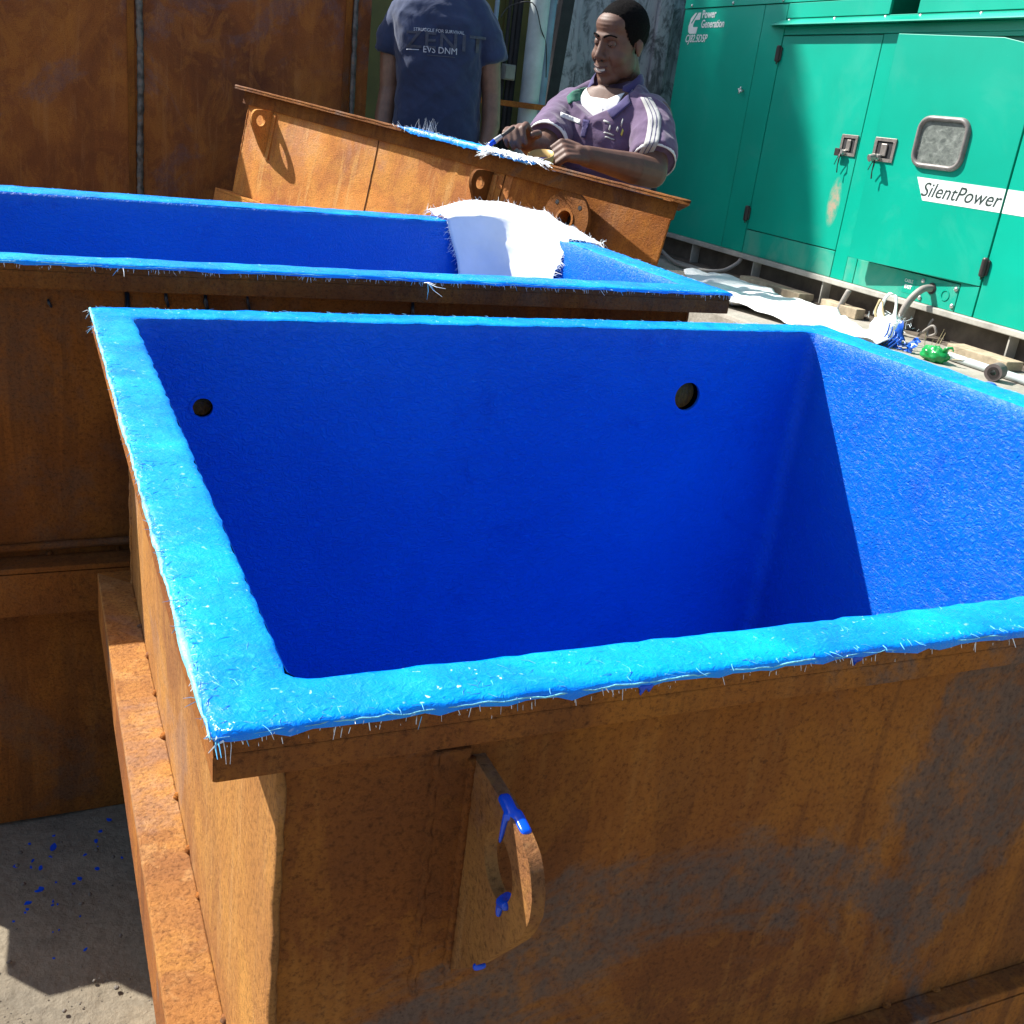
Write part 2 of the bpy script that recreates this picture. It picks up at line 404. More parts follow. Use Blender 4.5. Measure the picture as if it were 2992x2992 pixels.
class Body:
    def __init__(s): s.g = G()
    def ell(s, c, r, rot=None, seg=20, rings=14): s.g.sphere(c, r, seg, rings, rot); return s
    def limb(s, pts):   # [(p, r), ...] tapered chain with round ends
        P = [Vector(p) for p, r in pts]; R_ = [r for p, r in pts]
        for i in range(len(P)-1):
            d = P[i+1]-P[i]; n = max(2, int(d.length/.01)) 
            s.g.tube([P[i]+d*(k/n) for k in range(n+1)], [R_[i]+(R_[i+1]-R_[i])*(k/n) for k in range(n+1)], 14)
        for p, r in zip(P, R_): s.g.sphere(p, r, 14, 10)
        return s
    def loft(s, rings, X, Yd, seg=36, pw=2.4):   # rings: (centre, rx, ry); superellipse sections
        v = []
        for c, rx, ry in rings:
            for k in range(seg):
                t = 2*math.pi*k/seg; ct, st = math.cos(t), math.sin(t)
                v.append(Vector(c)+X*(rx*math.copysign(abs(ct)**(2/pw), ct))+Yd*(ry*math.copysign(abs(st)**(2/pw), st)))
        n = len(rings); f = [(i*seg+k, i*seg+(k+1) % seg, (i+1)*seg+(k+1) % seg, (i+1)*seg+k) for i in range(n-1) for k in range(seg)]
        f += [tuple(range(seg))[::-1], tuple(range((n-1)*seg, n*seg))]
        s.g.add(v, f); return s
    def mesh(s, voxel, smooth=4, fac=.5):
        me = bpy.data.meshes.new('tmp'); me.from_pydata(s.g.v, [], s.g.f); me.update()
        bm = bmesh.new(); bm.from_mesh(me); bmesh.ops.remove_doubles(bm, verts=bm.verts, dist=1e-6)
        bmesh.ops.recalc_face_normals(bm, faces=bm.faces); bm.to_mesh(me); bm.free()
        o = bpy.data.objects.new('tmp', me); col.objects.link(o)
        md = o.modifiers.new('r', 'REMESH'); md.mode = 'VOXEL'; md.voxel_size = voxel; md.adaptivity = 0
        if smooth:
            m2 = o.modifiers.new('s', 'SMOOTH'); m2.iterations = smooth; m2.factor = fac
        dg = bpy.context.evaluated_depsgraph_get(); out = bpy.data.meshes.new_from_object(o.evaluated_get(dg))
        bpy.data.objects.remove(o); bpy.data.meshes.remove(me); return out
# ------------------------------------------------------------------ tanks
def ring_points(quad, step, rc=0.0):
    """points round a quad (list of 4 xy), rounded corners of radius rc"""
    P = [Vector((q[0], q[1])) for q in quad]; out = []
    for i in range(4):
        a, b = P[i], P[(i+1) % 4]; L = (b-a).length; t = (b-a)/L; nrm = Vector((-t.y, t.x))
        n = step[i]
        for k in range(n):
            d = L*k/n
            if rc > 0 and (d < rc or L-d < rc):
                e = d if d < rc else L-d
                e2 = rc*(.2929 + .7071*e/rc)
                o = rc - math.sqrt(max(0, rc*rc-(rc-e2)**2)); dd = e2 if d < rc else L-e2
                p = a + t*dd + nrm*o
            else: p = a + t*d
            out.append(p)
    return out
def lerp_quad(a, b, w): return [tuple(np.array(p)+(np.array(q)-np.array(p))*w) for p, q in zip(a, b)]

def build_tank(root, outer, inner, ztop, zbot, zledge, lip, rim_mat, steel, lip_mat='rust_lip', lug_specs=(), lined=True, holes=(), cell=.011, side_mat=None, lip_in=(.03, .12), skip_front=False, overhang=(.037, .037, .037, .037)):
    """outer / inner: rim quads (front-left, front-right, back-right, back-left)"""
    n = [max(8, int((Vector(outer[(i+1) % 4])-Vector(outer[i])).length/cell)) for i in range(4)]
    N = sum(n)
    # rim coating: outer edge, over the flat top, rounded inner edge
    prof = [(.0, -.0035), (-.005, -.0015), (.02, .0005), (.08, .0015), (.25, .002), (.5, .002), (.72, .002), (.86, .0016), (.95, .0009), (.985, -.0006)]
    v = []; f = []
    for i_w, (w, dz) in enumerate(prof):
        q = lerp_quad(outer, inner, w); rr = ring_points(q, n, .012 if w > .8 else .002)
        for k, p in enumerate(rr):
            jn = fbm((p.x, p.y, w*.05), 30, 3); je = fbm((p.x, p.y, 3), 55, 3)+.8*fbm((p.x, p.y, 6), 170, 3)
            out = .0018*je if w < .1 else (.0015*je if w > .9 else 0)
            c = Vector((sum(x[0] for x in q)/4, sum(x[1] for x in q)/4)); d = (p-c).normalized()
            v.append((p.x+d.x*out, p.y+d.y*out, ztop+dz+.0010*jn+(-.002*max(0, je) if i_w == 0 else 0)))
    for i in range(len(prof)-1):
        for k in range(N):
            f.append((i*N+k, i*N+(k+1) % N, (i+1)*N+(k+1) % N, (i+1)*N+k))
    o = mesh_obj('rim_coating', v, f, rim_mat, root, smooth=True)
    if lined:
        for i in range(4):
            a_, b_ = Vector(outer[i]), Vector(outer[(i+1) % 4]); L_ = (b_-a_).length; m_ = int(L_/.004); pts = []; rs = []
            for k in range(m_+1):
                p = a_.lerp(b_, k/m_); w_ = fbm((p.x, p.y, 5), 14, 3); w2_ = fbm((p.x, p.y, 8), 90, 3)
                pts.append((p.x+.001*w2_, p.y+.001*w2_, ztop-.0012+.001*w2_)); rs.append(max(.0004, .0012+.0013*w_+.0006*w2_)*(1.3 if i == 3 else (.55 if i == 2 else .32)))
            part('fibre_edge', G().tube(pts, rs, 6), 'fibre_edge', root, smooth=True)
    # lining (walls and floor)
    lin_quad = lerp_quad(outer, inner, 1.08)
    if lined:
        top = [(.985, -.0006), (1.015, -.0025), (1.04, -.0055), (1.06, -.0095)]
        zs = [ztop+d for w_, d in top] + list(np.arange(ztop-.0165, zbot+.06, -cell)); v = []; f = []
        for iz, z in enumerate(zs):
            wq = top[iz][0] if iz < 4 else 1.08
            for p in ring_points(lerp_quad(outer, inner, wq), n, .012+.010*min(1, iz/8)):
                b = .0018*fbm((p.x*1.0, p.y, z), 6, 3)*(1 if iz > 6 else .3)
                v.append(Vector((p.x+b, p.y+b, z)))
        nz = len(zs)
        for i in range(nz-1):
            for k in range(N): f.append((i*N+k, i*N+(k+1) % N, (i+1)*N+(k+1) % N, (i+1)*N+k))
        # round holes in the back wall
        b0, b1 = n[0]+n[1], n[0]+n[1]+n[2]
        hv = []; hf = []
        for hx, hz, hr in holes:
            yb = np.interp(hx, [lin_quad[3][0], lin_quad[2][0]], [lin_quad[3][1], lin_quad[2][1]])
            idx = {i*N+k for i in range(nz) for k in range(b0, b1)}
            f = [q for q in f if not (q[0] in idx and math.hypot(sum(v[j].x for j in q)/4-hx, sum(v[j].z for j in q)/4-hz) < hr)]
            cnt = {}
            for q in f:
                for a, b in zip(q, q[1:]+q[:1]): cnt[(min(a, b), max(a, b))] = cnt.get((min(a, b), max(a, b)), 0)+1
            near = {j for (a, b), c in cnt.items() if c == 1 for j in (a, b) if j in idx and math.hypot(v[j].x-hx, v[j].z-hz) < hr*1.8}
            for j in near:
                d = Vector((v[j].x-hx, v[j].z-hz)).normalized()*hr; v[j].x = hx+d.x; v[j].z = hz+d.y
            g = G(); S = 28
            g.tube([(hx, yb-.001, hz), (hx, yb+.004, hz), (hx, yb+.062, hz)], [hr*1.02, hr*.99, hr*.98], S, cap=False)
            g.add([(hx+hr*1.1*math.cos(2*math.pi*k/S), yb+.062, hz+hr*1.1*math.sin(2*math.pi*k/S)) for k in range(S)], [tuple(range(S))])
            hv.append(g)
        base = len(v)
        v += [Vector((q[0], q[1], zs[-1])) for q in lin_quad]; f.append((base, base+1, base+2, base+3))
        mesh_obj('lining', v, f, 'blue', root, smooth=True)
        for g in hv: part('drain_socket', g, 'hole_black', root, smooth=True)
        for hx, hz, hr in holes:
            yb = np.interp(hx, [lin_quad[3][0], lin_quad[2][0]], [lin_quad[3][1], lin_quad[2][1]])
            auto_smooth(part('hole_edge', G().ring((hx, yb+.003, hz), (0, -1, 0), hr*.97, hr*1.28, .0048, 36), 'blue', root))
    # steel side plates behind the rim overhang
    ov = overhang
    wall_o = []; c = Vector((sum(q[0] for q in outer)/4, sum(q[1] for q in outer)/4))
    for i in range(4):
        a, b, p = Vector(outer[i]), Vector(outer[(i+1) % 4]), Vector(outer[i-1])
        t1 = (b-a).normalized(); n1 = Vector((-t1.y, t1.x)); t0 = (a-p).normalized(); n0 = Vector((-t0.y, t0.x))
        wall_o.append(a + n1*ov[i] + n0*ov[i-1])
    wall_i = []
    for i in range(4):
        a = wall_o[i]; t1 = (wall_o[(i+1) % 4]-a).normalized(); t0 = (a-wall_o[i-1]).normalized()
        wall_i.append(a + (Vector((-t1.y, t1.x))+Vector((-t0.y, t0.x)))*.005)
    def slab(name, q0, q1, z0, z1, i, mat, sub=False, bev=0, ins=0.0):
        a0, b0, a1, b1 = q0[i], q0[(i+1) % 4], q1[i], q1[(i+1) % 4]
        g = G().hexa([(a0[0], a0[1], z0), (b0[0], b0[1], z0), (b1[0], b1[1], z0), (a1[0], a1[1], z0),
                      (a0[0], a0[1], z1), (b0[0], b0[1], z1), (b1[0], b1[1], z1), (a1[0], a1[1], z1)])
        return part(name, g, mat, root, bevel=bev)
    for i in range(2 if skip_front else 0, 4):
        slab('side_plate', wall_o, wall_i, zbot, ztop-.012, i, (side_mat or {}).get(i, steel), bev=.0012)
    # rim angle: flat flange under the coating + lip
    fo = [Vector(q) for q in lerp_quad(outer, inner, .03)]; fi = [Vector(q) for q in lerp_quad(outer, inner, lip_in[1])]; fl_ = [Vector(q) for q in lerp_quad(outer, inner, lip_in[0])]
    for i in range(4):
        slab('rim_flange', fo, [Vector(q) for q in wall_o], ztop-.0112, ztop-.0026, i, lip_mat)
        slab('rim_lip', fl_, fi, ztop-lip, ztop-.0115, i, lip_mat, bev=.001)
    # stiffener ledge
    lo = [Vector(q) for q in lerp_quad(outer, [tuple(q) for q in wall_o], -.02)]
    for i in ((0, 2, 3) if skip_front else range(4)):
        slab('stiffener', lo, [Vector(q) for q in wall_o], zledge-.008, zledge, i, (side_mat or {}).get(i, steel), bev=.0015)
        li = [Vector(q) for q in lerp_quad([tuple(q) for q in lo], [tuple(q) for q in wall_o], .18)]
        slab('stiffener_web', lo, li, zledge-.07, zledge-.009, i, steel)
    # vertical corner welds and ledge weld beads
    for i in ((0, 2, 3) if skip_front else range(4)):
        a = wall_o[i]; g = G()
        pts = [(a.x+random.uniform(-.0005, .0005), a.y+random.uniform(-.0005, .0005), z) for z in np.arange(zbot, ztop-.02, .009)]
        g.tube(pts, [.0024+random.uniform(-.0006, .0006) for _ in pts], 6)
        part('corner_weld', g, steel if not side_mat else side_mat.get(3, steel), root, smooth=True)
    for i in range(4):
        a, b = wall_o[i], wall_o[(i+1) % 4]; L = (b-a).length; t = (b-a)/L; d = .05; g = G()
        while d < L-.05:
            q = a+t*d
            g.sphere((q.x, q.y, zledge+.001), (random.uniform(.003, .006), random.uniform(.003, .006), random.uniform(.002, .005)), 6, 4); d += random.uniform(.05, .13)
        part('tack_weld', g, steel, root, smooth=True, kind='stuff')
    return wall_o

LUG = [(0, 0), (-.044, -.001), (-.066, -.005), (-.074, -.009), (-.080, -.016), (-.084, -.026), (-.084, -.037), (-.081, -.047), (-.076, -.057), (-.068, -.068), (-.008, -.149), (0, -.149)]
def lug_geom(px, py, pz, ax, outd, th=.009, hole=(-.046, -.037, .0175)):
    """padeye: plate normal ax, root line at (px,py), top pz, protrudes along outd (unit); real hole"""
    ax = Vector(ax); outd = Vector(outd); up = Vector((0, 0, 1)); base = Vector((px, py, pz))
    # resample the outline, connect to the hole ring
    poly = [Vector((a, b)) for a, b in LUG]; S = 40; c = Vector((hole[0], hole[1])); outer = []
    for k in range(S):
        t = 2*math.pi*k/S; d = Vector((math.cos(t), math.sin(t))); best = None
        for i in range(len(poly)):
            a, b = poly[i], poly[(i+1) % len(poly)]; e = b-a; den = d.x*e.y-d.y*e.x
            if abs(den) < 1e-9: continue
            w = a-c; s_ = (w.x*e.y-w.y*e.x)/den; u = (w.x*d.y-w.y*d.x)/den
            if s_ > 0 and -1e-6 <= u <= 1+1e-6 and (best is None or s_ > best): best = s_
        outer.append(c+d*best)
    inner = [c+Vector((math.cos(2*math.pi*k/S), math.sin(2*math.pi*k/S)))*hole[2] for k in range(S)]
    # snap sharp outline corners
    for p in poly[-2:]+poly[:1]:
        j = min(range(S), key=lambda k: (outer[k]-p).length); outer[j] = p.copy()
    v = []
    for side in (0, 1):
        for p in outer+inner: v.append(base - outd*p.x + up*p.y + ax*(th*side))
    f = []; n = 2*S
    for k in range(S):
        k2 = (k+1) % S
        f.append((k, k2, S+k2, S+k)); f.append((n+k, n+S+k, n+S+k2, n+k2))
        f.append((k, n+k, n+k2, k2)); f.append((S+k, S+k2, n+S+k2, n+S+k))
    return G().add(v, f)

def rim_strands(outer, inner, ztop, n, wt):
    lst = []
    for i in range(4):
        a, b, c, d = (Vector((*q, ztop+.0016)) for q in (outer[i], outer[(i+1) % 4], inner[i], inner[(i+1) % 4]))
        for k in range(int(n*wt[i])):
            u = random.random(); w = random.choice((random.random(), random.random()**3)); p = a.lerp(b, u).lerp(c.lerp(d, u), .04+.72*w)
            t = random.uniform(0, 6.3); L = random.uniform(.003, .009)
            lst.append((p, Vector((math.cos(t), math.sin(t), random.uniform(-.01, .015)))*L, random.uniform(.00015, .0003), 0))
    return lst
def rim_fibres(outer, ztop, n, wt, hot=(), L=(.006, .022)):
    P = [Vector((q[0], q[1], ztop)) for q in outer]; lst = []; c = sum(P, Vector())/4
    for i in range(4):
        a, b = P[i], P[(i+1) % 4]; t = (b-a).normalized(); o = Vector((t.y, -t.x, 0))
        for k in range(int(n*wt[i])):
            p = a.lerp(b, random.random()); d = (o+t*random.uniform(-1.2, 1.2)+Vector((0, 0, random.uniform(-.7, .35)))).normalized()
            lst.append((p-o*.003, d*random.uniform(*L)*random.choice((.5, .7, 1)), random.uniform(.00025, .0006), random.uniform(0, .008)))
    for (x, y, m, Lh) in hot:
        p0 = Vector((x, y, ztop)); o0 = (p0-c); o0.z = 0; o0.normalize()
        for k in range(m):
            d = (o0+Vector((random.uniform(-.9, .9), random.uniform(-.9, .9), random.uniform(-.8, .5)))).normalized()
            lst.append((p0-o0*.003+Vector((random.uniform(-.004, .004), random.uniform(-.004, .004), 0)), d*random.uniform(.4, 1)*Lh, random.uniform(.00025, .0006), random.uniform(0, .006)))
    return lst

#### SETTING
# ------------------------------------------------------------------ ground and slab
v = []; f = []
xs = np.concatenate([[-600, -60, -8], np.linspace(-1.2, 1.2, 110), np.linspace(1.3, 8, 20), [60, 600]])
ys = np.concatenate([[-600, -60, -6], np.linspace(-.4, 2.4, 120), np.linspace(2.6, 10, 20), [60, 600]])
for y in ys:
    for x in xs:
        near = -1.3 < x < 1.3 and -.5 < y < 2.5
        z = (.006*fbm((x, y, 0), 3.5, 4)+.0025*fbm((x, y, 2), 22, 4)) if near else 0
        v.append((x, y, z-.004))
nx = len(xs)
f = [(j*nx+i, j*nx+i+1, (j+1)*nx+i+1, (j+1)*nx+i) for j in range(len(ys)-1) for i in range(nx-1)]
tag(mesh_obj('ground', v, f, 'ground', smooth=True), 'grey brown dirt and concrete yard floor around the tanks', kind='structure')
# loose grit and pebbles in the lit corner of the yard
g = G()
for k in range(420):
    x, y = random.uniform(-.35, .12), random.uniform(.75, 1.36)
    r = random.choice((.0008, .001, .0012, .0016, .0032))
    g.sphere((x, y, r*.3+.002), (r*random.uniform(.7, 1.3), r*random.uniform(.7, 1.3), r*.7), 6, 4)
tag(part('grit', g, 'dirt_dark', smooth=True), 'fine loose grit scattered on the yard floor', 'grit', kind='stuff')
g = G()
for k in range(34):
    if k < 22: x, y = random.uniform(-.06, .09), random.uniform(1.19, 1.38)
    else: x, y = random.uniform(-.02, .03), random.uniform(1.1, 1.28)
    r = random.choice((.001, .0015, .002, .003, .0045)); a0 = random.uniform(0, 6); el = random.uniform(.6, 1.9)
    c, s_ = math.cos(a0), math.sin(a0); pts = []
    for i in range(9):
        t = 2*math.pi*i/9; rr = r*random.uniform(.7, 1.2); px, py = rr*math.cos(t)*el, rr*math.sin(t)
        pts.append((x+px*c-py*s_, y+px*s_+py*c, .0045+.006*fbm((x, y, 0), 3.5, 4)))
    g.prism(pts, (0, 0, .0012))
tag(part('paint_drops', g, 'wet_blue'), 'blue paint drops splashed on the floor beside the middle tank', 'paint', kind='stuff')

g = G().box(2.96, 6.2, .6, 6.35, 0, .30)
o = part('concrete_slab', g, 'slab', bevel=.02); tag(o, 'raised concrete slab carrying the green generator', kind='structure')

# ------------------------------------------------------------------ front tank (nearest)
t1 = thing('steel_tank', 'nearest rusty steel tank lined in bright blue, with a big padeye on its front', 'tank', (.63, .85, 0), 'rusty steel tanks')
O1 = [(.063, .396), (1.182, .392), (1.190, 1.342), (.063, 1.296)]; I1 = [(.107, .435), (1.126, .434), (1.130, 1.288), (.107, 1.248)]
Z1 = .795
build_tank(t1, O1, I1, Z1, .0, .453, .026, 'rim', 'rust', 'rust', holes=[(.184, .688, .0125), (.90, .694, .0225)], side_mat={3: 'rust_side'}, overhang=(.020, .037, .037, .037), cell=.009)
lst = rim_fibres(O1, Z1-.003, 60, (.8, .4, .5, 1.6), hot=[(.066, .398, 9, .011), (.064, 1.294, 5, .020), (.064, 1.22, 5, .015), (.063, .43, 3, .013)], L=(.002, .007))
part('fibre_fringe', fibres([q for i, q in enumerate(lst) if i % 2]), 'fibre', t1, kind='stuff')
part('fibre_fringe', fibres([q for i, q in enumerate(lst) if not i % 2]), 'fibre_blue', t1, kind='stuff')
part('strands', fibres(rim_strands(O1, I1, Z1, 520, (1.0, .5, .8, 1.2))), 'fibre_blue', t1, kind='stuff')
part('edge_fuzz', fibres(rim_fibres(O1, Z1-.001, 600, (1.0, .5, .7, 1.5), L=(.0015, .005))), 'fibre', t1, kind='stuff')
# padeye with doubler bar, weld and paint
LY = .417
bar = part('doubler_bar', G().box(.181, .199, LY-.0035, LY, .592, .755), 'rust', t1, bevel=.0012)
lug = part('padeye', lug_geom(.2005, LY, .749, (1, 0, 0), (0, -1, 0), .0072), 'rust_side', t1); auto_smooth(lug)
g = G()
g.tube([(.1803+.0012*math.sin(z*300), LY-.0012, z) for z in np.arange(.59, .755, .003)], [.0022+.001*random.random() for z in np.arange(.59, .755, .003)], 6)
part('weld_bead', g, 'rust', lug, smooth=True)
g = G()
g.tube([(.1993+.0005*math.sin(z*500), LY-.004, z) for z in np.arange(.602, .749, .003)], [.0022+.0009*random.random() for z in np.arange(.602, .749, .003)], 6)
part('weld_bead', g, 'rust', lug, smooth=True)
# blue paint runs on the padeye (thick skin over the shoulder)
def paint_blob(chains, mat, parent, voxel=.0009):
    b = Body()
    for ch in chains: b.limb(ch)
    me = b.mesh(voxel, 3); o = mesh_obj('paint_run', [v.co for v in me.vertices], [tuple(p.vertices) for p in me.polygons], mat, parent, smooth=True); return o
def on_lug(i0, f0, x): # point on the padeye's outer edge
    a, b_ = LUG[i0], LUG[i0+1]; return Vector((x, LY+a[0]+(b_[0]-a[0])*f0, .749+a[1]+(b_[1]-a[1])*f0))
edge = [on_lug(1, -.25, 0), on_lug(1, .25, 0), on_lug(1, .75, 0), on_lug(2, .5, 0)]
paint_blob([[(Vector((x, p.y, p.z-.0012)), .0026) for p in edge[a_:b_]] for x, a_, b_ in ((.2020, 0, 2), (.2040, 0, 3), (.2058, 1, 3), (.2050, 1, 3))]+[[(Vector((.2002, LY-.048, .745)), .0020), (Vector((.1998, LY-.047, .736)), .0016), (Vector((.1996, LY-.046, .728)), .0010)]], 'wet_blue', lug)
paint_blob([[(Vector((.2015, LY-.0545, .6985)), .0028), (Vector((.205, LY-.052, .6968)), .0030)], [(Vector((.2002, LY-.055, .697)), .0026), (Vector((.1998, LY-.0545, .690)), .0018)], [(Vector((.2002, LY-.060, .700)), .0028), (Vector((.200, LY-.055, .698)), .0028)]], 'wet_blue', lug)
paint_blob([[(Vector((.201, LY-.036, .637)), .0022), (Vector((.204, LY-.038, .639)), .002)]], 'wet_blue', lug)
for x0, z0 in ((.285, .790), (.43, .790)):
    paint_blob([[(Vector((x0+.004*k_, .3955, z0)), .0018), (Vector((x0+.004*k_+random.uniform(-.002, .002), .3952, z0-random.uniform(.001, .005))), random.uniform(.0007, .0013))] for k_ in range(random.choice((1, 2, 2)))]+[[(Vector((x0-.001, .3957, z0+.001)), .0018), (Vector((x0+.005, .3957, z0+.001)), .0018)]], 'wet_blue', t1)

# ------------------------------------------------------------------ middle tank
t2 = thing('steel_tank', 'long rusty tank in the middle with white glass cloth over one blue corner', 'tank', (.37, 1.78, 0), 'rusty steel tanks')
O2 = [(-.305, 1.366), (1.03, 1.384), (1.05, 2.192), (-.31, 2.145)]; I2 = [(-.262, 1.409), (.975, 1.450), (.995, 2.118), (-.265, 2.055)]
Z2 = .833
build_tank(t2, O2, I2, Z2, .0, .432, .033, 'rim', 'rust_mid', 'rust_dark', side_mat={3: 'rust_side', 1: 'rust_mid'}, overhang=(.041, .05, .04, .04), cell=.013)
lst = rim_fibres(O2, Z2-.003, 110, (1.0, .5, .8, .1), hot=[(1.03, 1.386, 8, .014), (.50, 1.368, 5, .03), (.1, 1.367, 3, .02)], L=(.003, .011))
part('fibre_fringe', fibres([q for i, q in enumerate(lst) if i % 3]), 'fibre', t2, kind='stuff')
part('fibre_fringe', fibres([q for i, q in enumerate(lst) if not i % 3]), 'fibre_blue', t2, kind='stuff')
part('strands', fibres(rim_strands(O2, I2, Z2, 300, (1.2, .6, .9, .2))), 'fibre_blue', t2, kind='stuff')
part('edge_fuzz', fibres(rim_fibres(O2, Z2-.001, 420, (1.2, .5, .9, .1), L=(.0015, .006))), 'fibre', t2, kind='stuff')
M['dark_blue'] = simple('dry_dark_blue_paint', (.006, .016, .035), .35)
for x, z0, z1, w in [(.113, .795, .70, .004), (.16, .795, .775, .0025), (.21, .795, .77, .003), (.265, .795, .775, .002), (.50, .795, .76, .003), (.08, .72, .712, .003), (.02, .78, .77, .002)]:
    y = 1.366+.041+.013*(x+.3)/1.33
    part('paint_run', G().tube([(x, y, z0), (x+.001, y, (z0+z1)/2), (x+.004, y, z1)], [w*.7, w, w*.8], 8), 'dark_blue', t2, smooth=True)
g = G()
pts = [(x, 1.366+.0385+.0135*(x+.3)/1.33, .4455+.002*math.sin(x*9)) for x in np.arange(-.26, 1.0, .02)]
g.tube(pts, .006, 6); part('weld_bead', g, 'rust_lip', t2, smooth=True)

# glass cloth draped over the far right corner of the middle tank
def sheet(name, rows, mat, label=None, cat=None, parent=None, jit=0.0, thick=.0009, smooth=True):
    rows = [[Vector(p) for p in r] for r in rows]; ny, nx = len(rows), len(rows[0])
    v = [p for r in rows for p in r]; f = [(j*nx+i, j*nx+i+1, (j+1)*nx+i+1, (j+1)*nx+i) for j in range(ny-1) for i in range(nx-1)]
    o = mesh_obj(name, v, f, mat, parent, smooth=smooth)
    md = o.modifiers.new('thickness', 'SOLIDIFY'); md.thickness = thick
    if label: tag(o, label, cat)
    return o
def catmull(pts, n):
    P = [np.array(p, float) for p in pts]; out = []
    for t in np.linspace(0, len(P)-1.0001, n):
        i = int(t); u = t-i; a = P[max(i-1, 0)]; b = P[i]; c = P[min(i+1, len(P)-1)]; d = P[min(i+2, len(P)-1)]
        out.append(.5*(2*b+(c-a)*u+(2*a-5*b+4*c-d)*u*u+(3*b-a-3*c+d)*u**3))
    return np.array(out)
over = catmull([(.79, 2.195, .846), (.86, 2.196, .864), (.93, 2.192, .875), (.99, 2.165, .873), (1.03, 2.10, .866), (1.045, 2.02, .852), (1.052, 1.95, .842), (1.06, 1.885, .838)], 40)
brk = catmull([(.80, 2.10, .842), (.87, 2.098, .85), (.93, 2.09, .853), (.965, 2.05, .851), (.978, 2.0, .847), (.985, 1.97, .843), (.988, 1.94, .840), (.99, 1.90, .837)], 40)
mid = catmull([(.825, 2.085, .76), (.88, 2.075, .765), (.925, 2.04, .765), (.945, 2.0, .765), (.955, 1.965, .765), (.96, 1.94, .765), (.963, 1.92, .765), (.965, 1.90, .765)], 40)
low = catmull([(.85, 2.05, .60), (.88, 2.03, .60), (.91, 1.99, .60), (.925, 1.95, .60), (.935, 1.91, .60), (.94, 1.88, .60), (.945, 1.86, .60), (.95, 1.84, .60)], 40)
rows = []
for w in np.linspace(0, 3, 46):
    a, b, t = (over, brk, w) if w <= 1 else ((brk, mid, w-1) if w <= 2 else (mid, low, w-2))
    rows.append([(p+(q-p)*t + np.array([.002, .002, .007*fbm((p[0], p[1], w*.2), 14, 4)])) for p, q in zip(a, b)])
c1 = sheet('glass_cloth', rows, 'cloth', 'white woven glass cloth draped over the corner of the middle blue tank', 'cloth')
lst = []
for r in rows:
    for p, sg in ((r[0], -1), (r[-1], 1)):
        for k in range(2 if sg < 0 else 4):
            d = Vector((sg*random.uniform(-.2, 1), -sg*random.uniform(-.3, 1), random.uniform(-.9, .6))).normalized()
            lst.append((p, d*random.uniform(.005, .022), .0005, .002))
for p in rows[0]:
    for k in range(2): lst.append((p, Vector((random.uniform(-1, 1), .5, random.uniform(0, 1))).normalized()*random.uniform(.004, .012), .0004, 0))
part('frayed_edge', fibres(lst), 'fibre', c1, kind='stuff')

# ------------------------------------------------------------------ rear tank, propped at a tilt
e3 = Vector((-.419, .905, .066)).normalized(); n3 = Vector((-.907, -.420, 0)).normalized()
x3 = -e3; y3 = -n3; z3 = x3.cross(y3).normalized(); y3 = z3.cross(x3)
RT3 = Matrix.Rotation(math.radians(-9), 3, x3); y3 = RT3 @ y3; z3 = RT3 @ z3
P3 = Vector((1.473, 2.214, .912)) + e3*1.897
M3 = Matrix(((x3.x, y3.x, z3.x, P3.x), (x3.y, y3.y, z3.y, P3.y), (x3.z, y3.z, z3.z, P3.z), (0, 0, 0, 1)))
t3 = thing('steel_tank', 'bare rusty tank at the back, tilted, with brackets and a round pipe flange', 'tank', None, 'rusty steel tanks', M3)
O3 = [(0, 0), (1.897, 0), (1.565, .50), (0, .50)]; I3 = [(.05, .045), (1.81, .045), (1.54, .455), (.05, .455)]
build_tank(t3, O3, I3, 0.0, -.86, -.352, .052, 'rust_lip', 'rust_pale', lined=False, overhang=(.034, .060, .04, .055), cell=.03, side_mat={}, lip_in=(.55, .68), skip_front=True)
W3 = .034; W3B = .085
part('side_plate', G().box(.055, 1.300, W3, W3+.005, -.86, -.012), 'rust_pale', t3, bevel=.0012)
part('side_plate', G().hexa([(1.3008, W3, -.86), (1.775, .128, -.86), (1.775, .133, -.86), (1.3008, W3+.005, -.86), (1.3008, W3, -.012), (1.775, .128, -.012), (1.775, .133, -.012), (1.3008, W3+.005, -.012)]), 'rust_pale_shaded', t3, bevel=.0012)  # right plate's inward bend added so the rim overhang shades it
part('side_plate', G().hexa([(1.771, .1335, -.86), (1.775, .1335, -.86), (1.474, .462, -.86), (1.470, .462, -.86), (1.771, .1335, -.012), (1.775, .1335, -.012), (1.474, .462, -.012), (1.470, .462, -.012)]), 'rust_pale_shaded', t3)
for xr in (.187, 1.217):
    lo_ = part('padeye', lug_geom(xr, W3, -.055, (1, 0, 0), (0, -1, 0), .010), 'rust_dark' if xr > 1 else 'rust_pale', t3); auto_smooth(lo_)  # nearer padeye gets darker rust, painting in its shaded side
    part('doubler_bar', G().box(xr+.011, xr+.03, W3-.006, W3, -.21, -.06), 'rust_pale', t3, bevel=.002)
fl = part('pipe_flange', G().ring((1.517, W3B-.045, -.125), (0, -1, 0), .030, .078, .012, 40), 'rust_mid', t3); auto_smooth(fl)
part('pipe_stub', G().ring((1.517, W3B-.005, -.125), (0, -1, 0), .024, .0305, .055, 32), 'rust', fl)
part('pipe_bore', G().cyl((1.517, W3B-.014, -.125), (1.517, W3B-.013, -.125), .0245, 24), 'dark_post_hole', fl)
for a in (45, 135, 225, 315):
    c, s_ = math.cos(math.radians(a))*.056, math.sin(math.radians(a))*.056
    part('bolt_hole', G().cyl((1.517+c, W3B-.0572, -.125+s_), (1.517+c, W3B-.0580, -.125+s_), .006, 12), 'dark_post_hole', fl)
